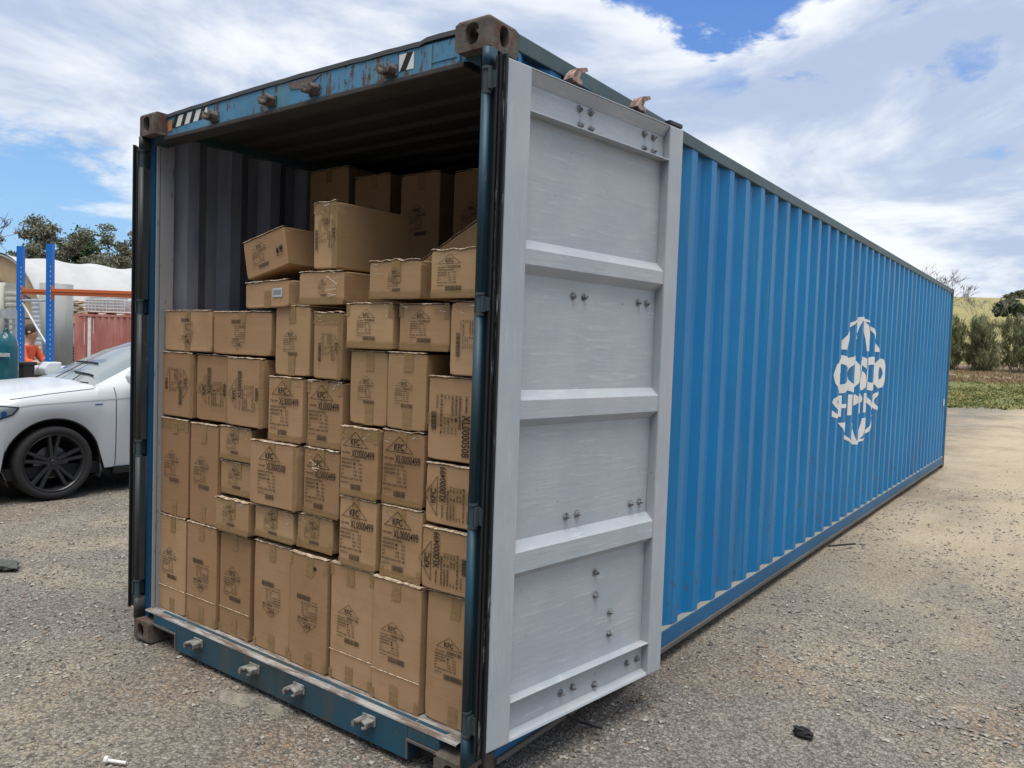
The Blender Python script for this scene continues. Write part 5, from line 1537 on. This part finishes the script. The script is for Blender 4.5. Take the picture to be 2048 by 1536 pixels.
for i in range(7):
    M4_ = Matrix.Translation((.9 + random.uniform(-.2, .2), .5, .74 + i * .022)) @ Matrix.Rotation(R(random.uniform(-8, 8)), 4, 'Z') @ Matrix.Rotation(R(random.uniform(-2, 2)), 4, 'Y'); mb.box(-1.0, .95, -.06 + i * .03, .06 + i * .03, -.012, .012, 0, M4_)
mb.build('cover_sheet', M['fabric'], cg)
x, y = at(35.5, -17.5)
ob = MB()
for i in range(4): ob.box(0, 1.6, 0, .9, .002 + i * .115, .10 + i * .115)
o = ob.build('board_stack', M['rackorange']); o.location = (x, y, 3.25 - .65); o.rotation_euler = (0, 0, VIEW); tag(o, 'stack of orange boards on the red container beside the wire crate', 'board stack')
# pile left of the red container
x, y = at(35.5, -20.72)
ps_ = empty('pallet_stack', (x, y, 0), rz=VIEW, label='brown pallets stacked left of the red container', cat='pallets')
for i in range(8):
    mb = MB(); z = i * .14
    for a in (0, .4, .8): mb.box(a, a + .1, 0, 1.0, z, z + .095)
    mb.box(0, .9, 0, 1.0, z + .097, z + .13); mb.build('pallet', M['timber'], ps_)
mb = MB(); mb.tube((.42, 0, 0), (.42, .95, 0), .50, .50, 24); o = mb.build('silver_drum', M['galv']); o.location = (x, y, 1.635); o.rotation_euler = (0, 0, VIEW); tag(o, 'silver drum lying on the pallets left of the red container', 'drum')
mb = MB()
for i in range(3):
    for j in range(4): mb.box(-.05 + j * .26, .19 + j * .26, -.1, 1.1, .001 + i * .105, .10 + i * .105)
o = mb.build('timber_bundle', M['yellowt']); o.location = (x, y, 2.14); o.rotation_euler = (0, 0, VIEW); tag(o, 'bundle of yellow timber on top of the silver drum', 'timber')
mb = MB(); rr = random.Random(5)
for i in range(26):
    M4_ = Matrix.Translation((.4 + rr.uniform(-.45, .5), .5, .03 + i * .028)) @ Matrix.Rotation(R(rr.uniform(-25, 25)), 4, 'Z') @ Matrix.Rotation(R(rr.uniform(-9, 9)), 4, 'Y'); mb.box(-.8, .8, -.05, .05, -.02, .02, 0, M4_)
o = mb.build('scrap_timber', M['timber']); o.location = (x, y, 2.47); o.rotation_euler = (0, 0, VIEW); tag(o, 'loose scrap timber heaped above the yellow timber bundle', 'timber')
mb = MB(); mb.tube((0, 0, 0), (.55, 0, 1.25), .05, .05, 6); o = mb.build('leaning_plank', M['timber']); x, y = at(34.2, -20.5); o.location = (x, y, 0); o.rotation_euler = (0, 0, VIEW); tag(o, 'plank leaning against the pallets beside the red container', 'plank')

# ------------------------------------------------------------------ trees
def leafmat(name, c1, c2, c3):
    def fn(t, b):
        c = geopos(t)
        col = t.mix(t.ramp(t.noise(c, .9, 4, .6), .35, .65), c1, c2)
        col = t.mix(t.math('MULTIPLY', t.ramp(t.noise(c, 4, 3, .6), .5, .7), .6), col, c3)
        t.l.new(col, b.inputs['Base Color'])
    return mat(name, rough=.75, spec=.25, fn=fn)
M['gum'] = leafmat('gum_leaves', (.15, .165, .11), (.22, .22, .16), (.30, .24, .19))
M['darkleaf'] = leafmat('dark_leaves', (.05, .085, .04), (.085, .125, .06), (.12, .15, .075))
M['she'] = leafmat('feathery_leaves', (.15, .175, .085), (.22, .24, .125), (.32, .31, .18))
M['figleaf'] = leafmat('hill_tree_leaves', (.045, .07, .032), (.07, .10, .045), (.10, .13, .07))
M['bark'] = mat('grey_bark', rough=.9, fn=noisy((.16, .13, .11), (.30, .26, .22), 3, st=(1, 1, .3)))
M['twig'] = mat('bare_twigs', (.15, .115, .105), .9)
M['palebark'] = mat('pale_bark', (.34, .31, .28), .85)
GT = 'trees behind the shelter'
def tree(D, L, h, kind, label, leaf, seed, spread=.35, nleaf=2400, ls=.20, group=None, bark='bark', cat='tree', z=None, density=1.0, name='tree'):
    r = random.Random(seed); x, y = at(D, L); z0 = ground_z(x, y) - .05 if z is None else z
    t = empty(name, (x, y, z0), label=label, cat=cat, group=group)
    mb = MB(); tips = []
    def limb(p, d, ln, rad_, lev):
        n = 4
        for i in range(n):
            d = (d + Vector((r.uniform(-1, 1), r.uniform(-1, 1), r.uniform(-.3, .6))) * (.16 + .05 * lev)).normalized()
            q = p + d * ln / n; mb.tube(p, q, rad_, rad_ * .84, 6 if lev < 2 else 4, caps=False); p = q; rad_ *= .84
            if lev >= 1: tips.append((p.copy(), lev))
        if lev < depth:
            k = r.randint(2, 4) if lev else r.randint(3, 5)
            for _ in range(k):
                az = r.uniform(0, 6.28); e = r.uniform(.35, 1.0) * spreadk
                dd = (d + Vector((math.cos(az), math.sin(az), r.uniform(-.1, .35))) * e).normalized()
                limb(p, dd, ln * r.uniform(.55, .8), max(rad_ * .68, (.018 if D < 50 else .011) if kind == 'bare' else 0), lev + 1)
    if kind in ('gum', 'bare'):
        depth = 3 if kind == 'gum' else 5; spreadk = .75 if kind == 'gum' else .9
        limb(Vector((0, 0, 0)), Vector((r.uniform(-.1, .1), r.uniform(-.1, .1), 1)), h * (.42 if kind == 'gum' else .30), h * (.022 if kind == 'gum' else .026 if D < 50 else .016), 0)
    elif kind == 'cone':
        mb.tube((0, 0, 0), (0, 0, h * .9), h * .02, h * .006, 7); 
    elif kind == 'dome':
        depth = 2; spreadk = 1.5
        limb(Vector((0, 0, 0)), Vector((0, 0, 1)), h * .38, h * .05, 0)
    elif kind == 'she':
        for k in range(3):
            az = r.uniform(0, 6.28); p = Vector((0, 0, 0)); d = Vector((math.cos(az) * .30, math.sin(az) * .30, 1)).normalized(); rd = h * .010
            for i in range(10):
                d = (d + Vector((r.uniform(-.1, .1), r.uniform(-.1, .1), .1))).normalized(); q = p + d * h * .1; mb.tube(p, q, rd, rd * .85, 5, caps=False); rd *= .86; p = q
                for _ in range(2):
                    a2 = r.uniform(0, 6.28); e = Vector((math.cos(a2), math.sin(a2), r.uniform(.2, .8))).normalized() * h * r.uniform(.16, .38) * (1.15 - i * .07)
                    mb.tube(p, p + e, rd * .5, rd * .2, 4, caps=False); tips.append((p + e * .6, 1)); tips.append((p + e, 2))
    top = max([v[2] for v in mb.v]) if mb.v else h
    if kind in ('gum', 'bare', 'she', 'dome'):
        k = h / top if kind != 'dome' else h * .86 / top
        mb.v = [(a * (k if kind != 'dome' else 1), b * (k if kind != 'dome' else 1), c * k) for a, b, c in mb.v]
        tips = [(Vector((p.x * (k if kind != 'dome' else 1), p.y * (k if kind != 'dome' else 1), p.z * k)), l) for p, l in tips]
    mb.build('trunk', M[bark], t)
    if kind == 'bare': return t
    g = np.random.default_rng(seed); C = []; 
    if kind == 'gum':
        T = [p for p, l in tips if l >= 2 and p.z > h * .35]
        r.shuffle(T); T = T[:int(30 * density)]
        for p in T:
            s = r.uniform(.05, .085) * h; m_ = int(nleaf / len(T))
            q = g.normal(0, 1, (m_, 3)); q /= np.linalg.norm(q, axis=1)[:, None]; q *= g.random((m_, 1)) ** .45
            C.append(q * np.array([s, s, s * .55]) + np.array([p.x, p.y, p.z]))
    elif kind == 'cone':
        for _ in range(70):
            f = r.random() ** .8; zc = h * (.12 + .80 * f); rr_ = spread * h * (math.sin(math.pi * min(1, (1.05 - f) * .62))) * r.uniform(.3, 1); az = r.uniform(0, 6.28); s = h * r.uniform(.06, .11); m_ = nleaf // 70
            q = g.normal(0, .55, (m_, 3)); C.append(q * np.array([s, s, s * 1.1]) + np.array([rr_ * math.cos(az), rr_ * math.sin(az), zc]))
    elif kind == 'dome':
        for _ in range(70):
            az = r.uniform(0, 6.28); e = math.asin(r.uniform(.0, 1)); rr_ = spread * h * r.uniform(.55, 1.0); s = h * r.uniform(.07, .13); m_ = nleaf // 70
            c = np.array([rr_ * math.cos(az) * math.cos(e), rr_ * math.sin(az) * math.cos(e), h * .40 + h * .52 * math.sin(e) * r.uniform(.75, 1)])
            q = g.normal(0, .5, (m_, 3)); C.append(q * np.array([s, s, s * .7]) + c)
    elif kind == 'she':
        for p, l in tips:
            m_ = max(3, nleaf // len(tips)); s = h * .055
            q = g.normal(0, .6, (m_, 3)); C.append(q * np.array([s, s, s * 1.5]) + np.array([p.x, p.y, p.z]))
    C = np.concatenate(C); n = len(C)
    a = g.normal(0, 1, (n, 3)); a /= np.linalg.norm(a, axis=1)[:, None]
    if kind == 'she': a[:, 2] = np.abs(a[:, 2]) + .8; a /= np.linalg.norm(a, axis=1)[:, None]
    b = np.cross(a, g.normal(0, 1, (n, 3))); b /= np.linalg.norm(b, axis=1)[:, None] + 1e-9
    s = ls * g.uniform(.6, 1.3, (n, 1)); wd = .10 if kind == 'she' else .42
    Vv = np.stack([C - a * s - b * s * wd * .3, C - a * s * .1 - b * s * wd, C + a * s, C + a * s * .1 + b * s * wd], 1).reshape(-1, 3)
    quads_obj('crown', Vv, np.arange(n * 4).reshape(n, 4), M[leaf], t)
    return t
def LD(u, D): return (u - 1024) / 1546.0 * D
tree(70, LD(82, 70), 10.4, 'gum', 'low spreading gum tree left of the taller gum, behind the shelter', 'gum', 11, group=GT, nleaf=3800, ls=.17)
tree(74, LD(126, 74), 12.8, 'gum', 'tallest gum tree with open crown above the blue rack uprights', 'gum', 23, group=GT, nleaf=4200, ls=.17)
tree(78, LD(165, 78), 12.0, 'cone', 'dense dark rounded conifer between two gum trees', 'darkleaf', 5, spread=.34, nleaf=9000, ls=.22, group=GT)
tree(74, LD(206, 74), 12.2, 'gum', 'gum tree with pinkish crown tufts right of the dark conifer', 'gum', 31, group=GT, nleaf=4200, ls=.17)
tree(72, LD(250, 72), 11.0, 'gum', 'gum tree half hidden by the left door of the container', 'gum', 44, group=GT, nleaf=3800, ls=.17)
tree(66, LD(108, 66), 7.4, 'cone', 'dark bushy tree just above the shelter roof behind the uprights', 'gum', 45, spread=.5, nleaf=6000, group=GT)
tree(66, LD(215, 66), 6.9, 'cone', 'pale green bushy tree above the shelter roof, right of the conifer', 'she', 46, spread=.55, nleaf=6000, group=GT)
tree(66, LD(252, 66), 5.7, 'cone', 'small bushy tree above the shelter roof beside the container door', 'gum', 48, spread=.6, nleaf=5000, group=GT)
tree(66, LD(60, 66), 6.9, 'cone', 'greyish bushy tree above the shelter roof beside the left upright', 'gum', 49, spread=.5, nleaf=5000, group=GT)
tree(44, LD(2, 44), 9.0, 'bare', 'bare leafless tree reaching in from the left edge', None, 7, bark='twig')
tree(60, LD(1834, 60), 7.9, 'bare', 'bare leafless tree peeking over the far end of the blue container', None, 19, bark='twig')
GB = 'feathery shrubs along the dirt bank'
D0 = 57
for k, (u, h, sd, lb) in enumerate(((1880, 5.0, 2, 'feathery shrub mostly hidden behind the far end of the container'), (1914, 5.4, 3, 'feathery green shrub first right of the container end'), (1938, 4.2, 4, 'lower feathery shrub second from the container end'),
        (1962, 5.3, 6, 'tall feathery shrub third from the container end, with bare twigs above'), (1988, 3.6, 8, 'short bright feathery shrub left of the rightmost pair'), (2012, 4.4, 9, 'dense dark feathery shrub second from the right edge'),
        (2040, 5.4, 12, 'tallest dark feathery shrub at the right edge'), (2085, 5.4, 13, 'feathery shrub cut by the right edge of the photo'), (2130, 5, 14, None))):
    if lb: tree(D0 + (k % 3) * 1.5, LD(u, D0), h * .72, 'she', lb, 'she', 100 + sd, nleaf=6000, ls=.22, group=GB, cat='shrub', name='shrub')
tree(60, LD(1972, 60), 6.2, 'bare', 'thin bare sapling rising between the feathery shrubs', None, 77, bark='palebark')
tree(165, LD(2011, 165), 6.3, 'dome', 'broad dark lone tree on the dry hillside', 'figleaf', 61, spread=.50, nleaf=9000, ls=.38, bark='palebark')
for k, u in enumerate((2006, 2016, 2026, 2036, 2046, 2056, 2068)):
    tree(330, LD(u, 330), 4.0 + k * .7, 'cone', 'ridge tree number-less', 'gum', 200 + k, spread=.55, nleaf=1400, ls=.7, group='trees on the ridge of the hill')['label'] = 'scrubby ridge tree %s' % ['leftmost and lowest, where the ridge woodland begins', 'second from the left, above the left edge of the hillside tree', 'third from the left, just above the hillside tree', 'fourth from the left, above the right half of the hillside tree', 'at the right edge of the photo on the hill crest', 'cut by the right edge of the photo', 'tallest, just beyond the right edge'][k]
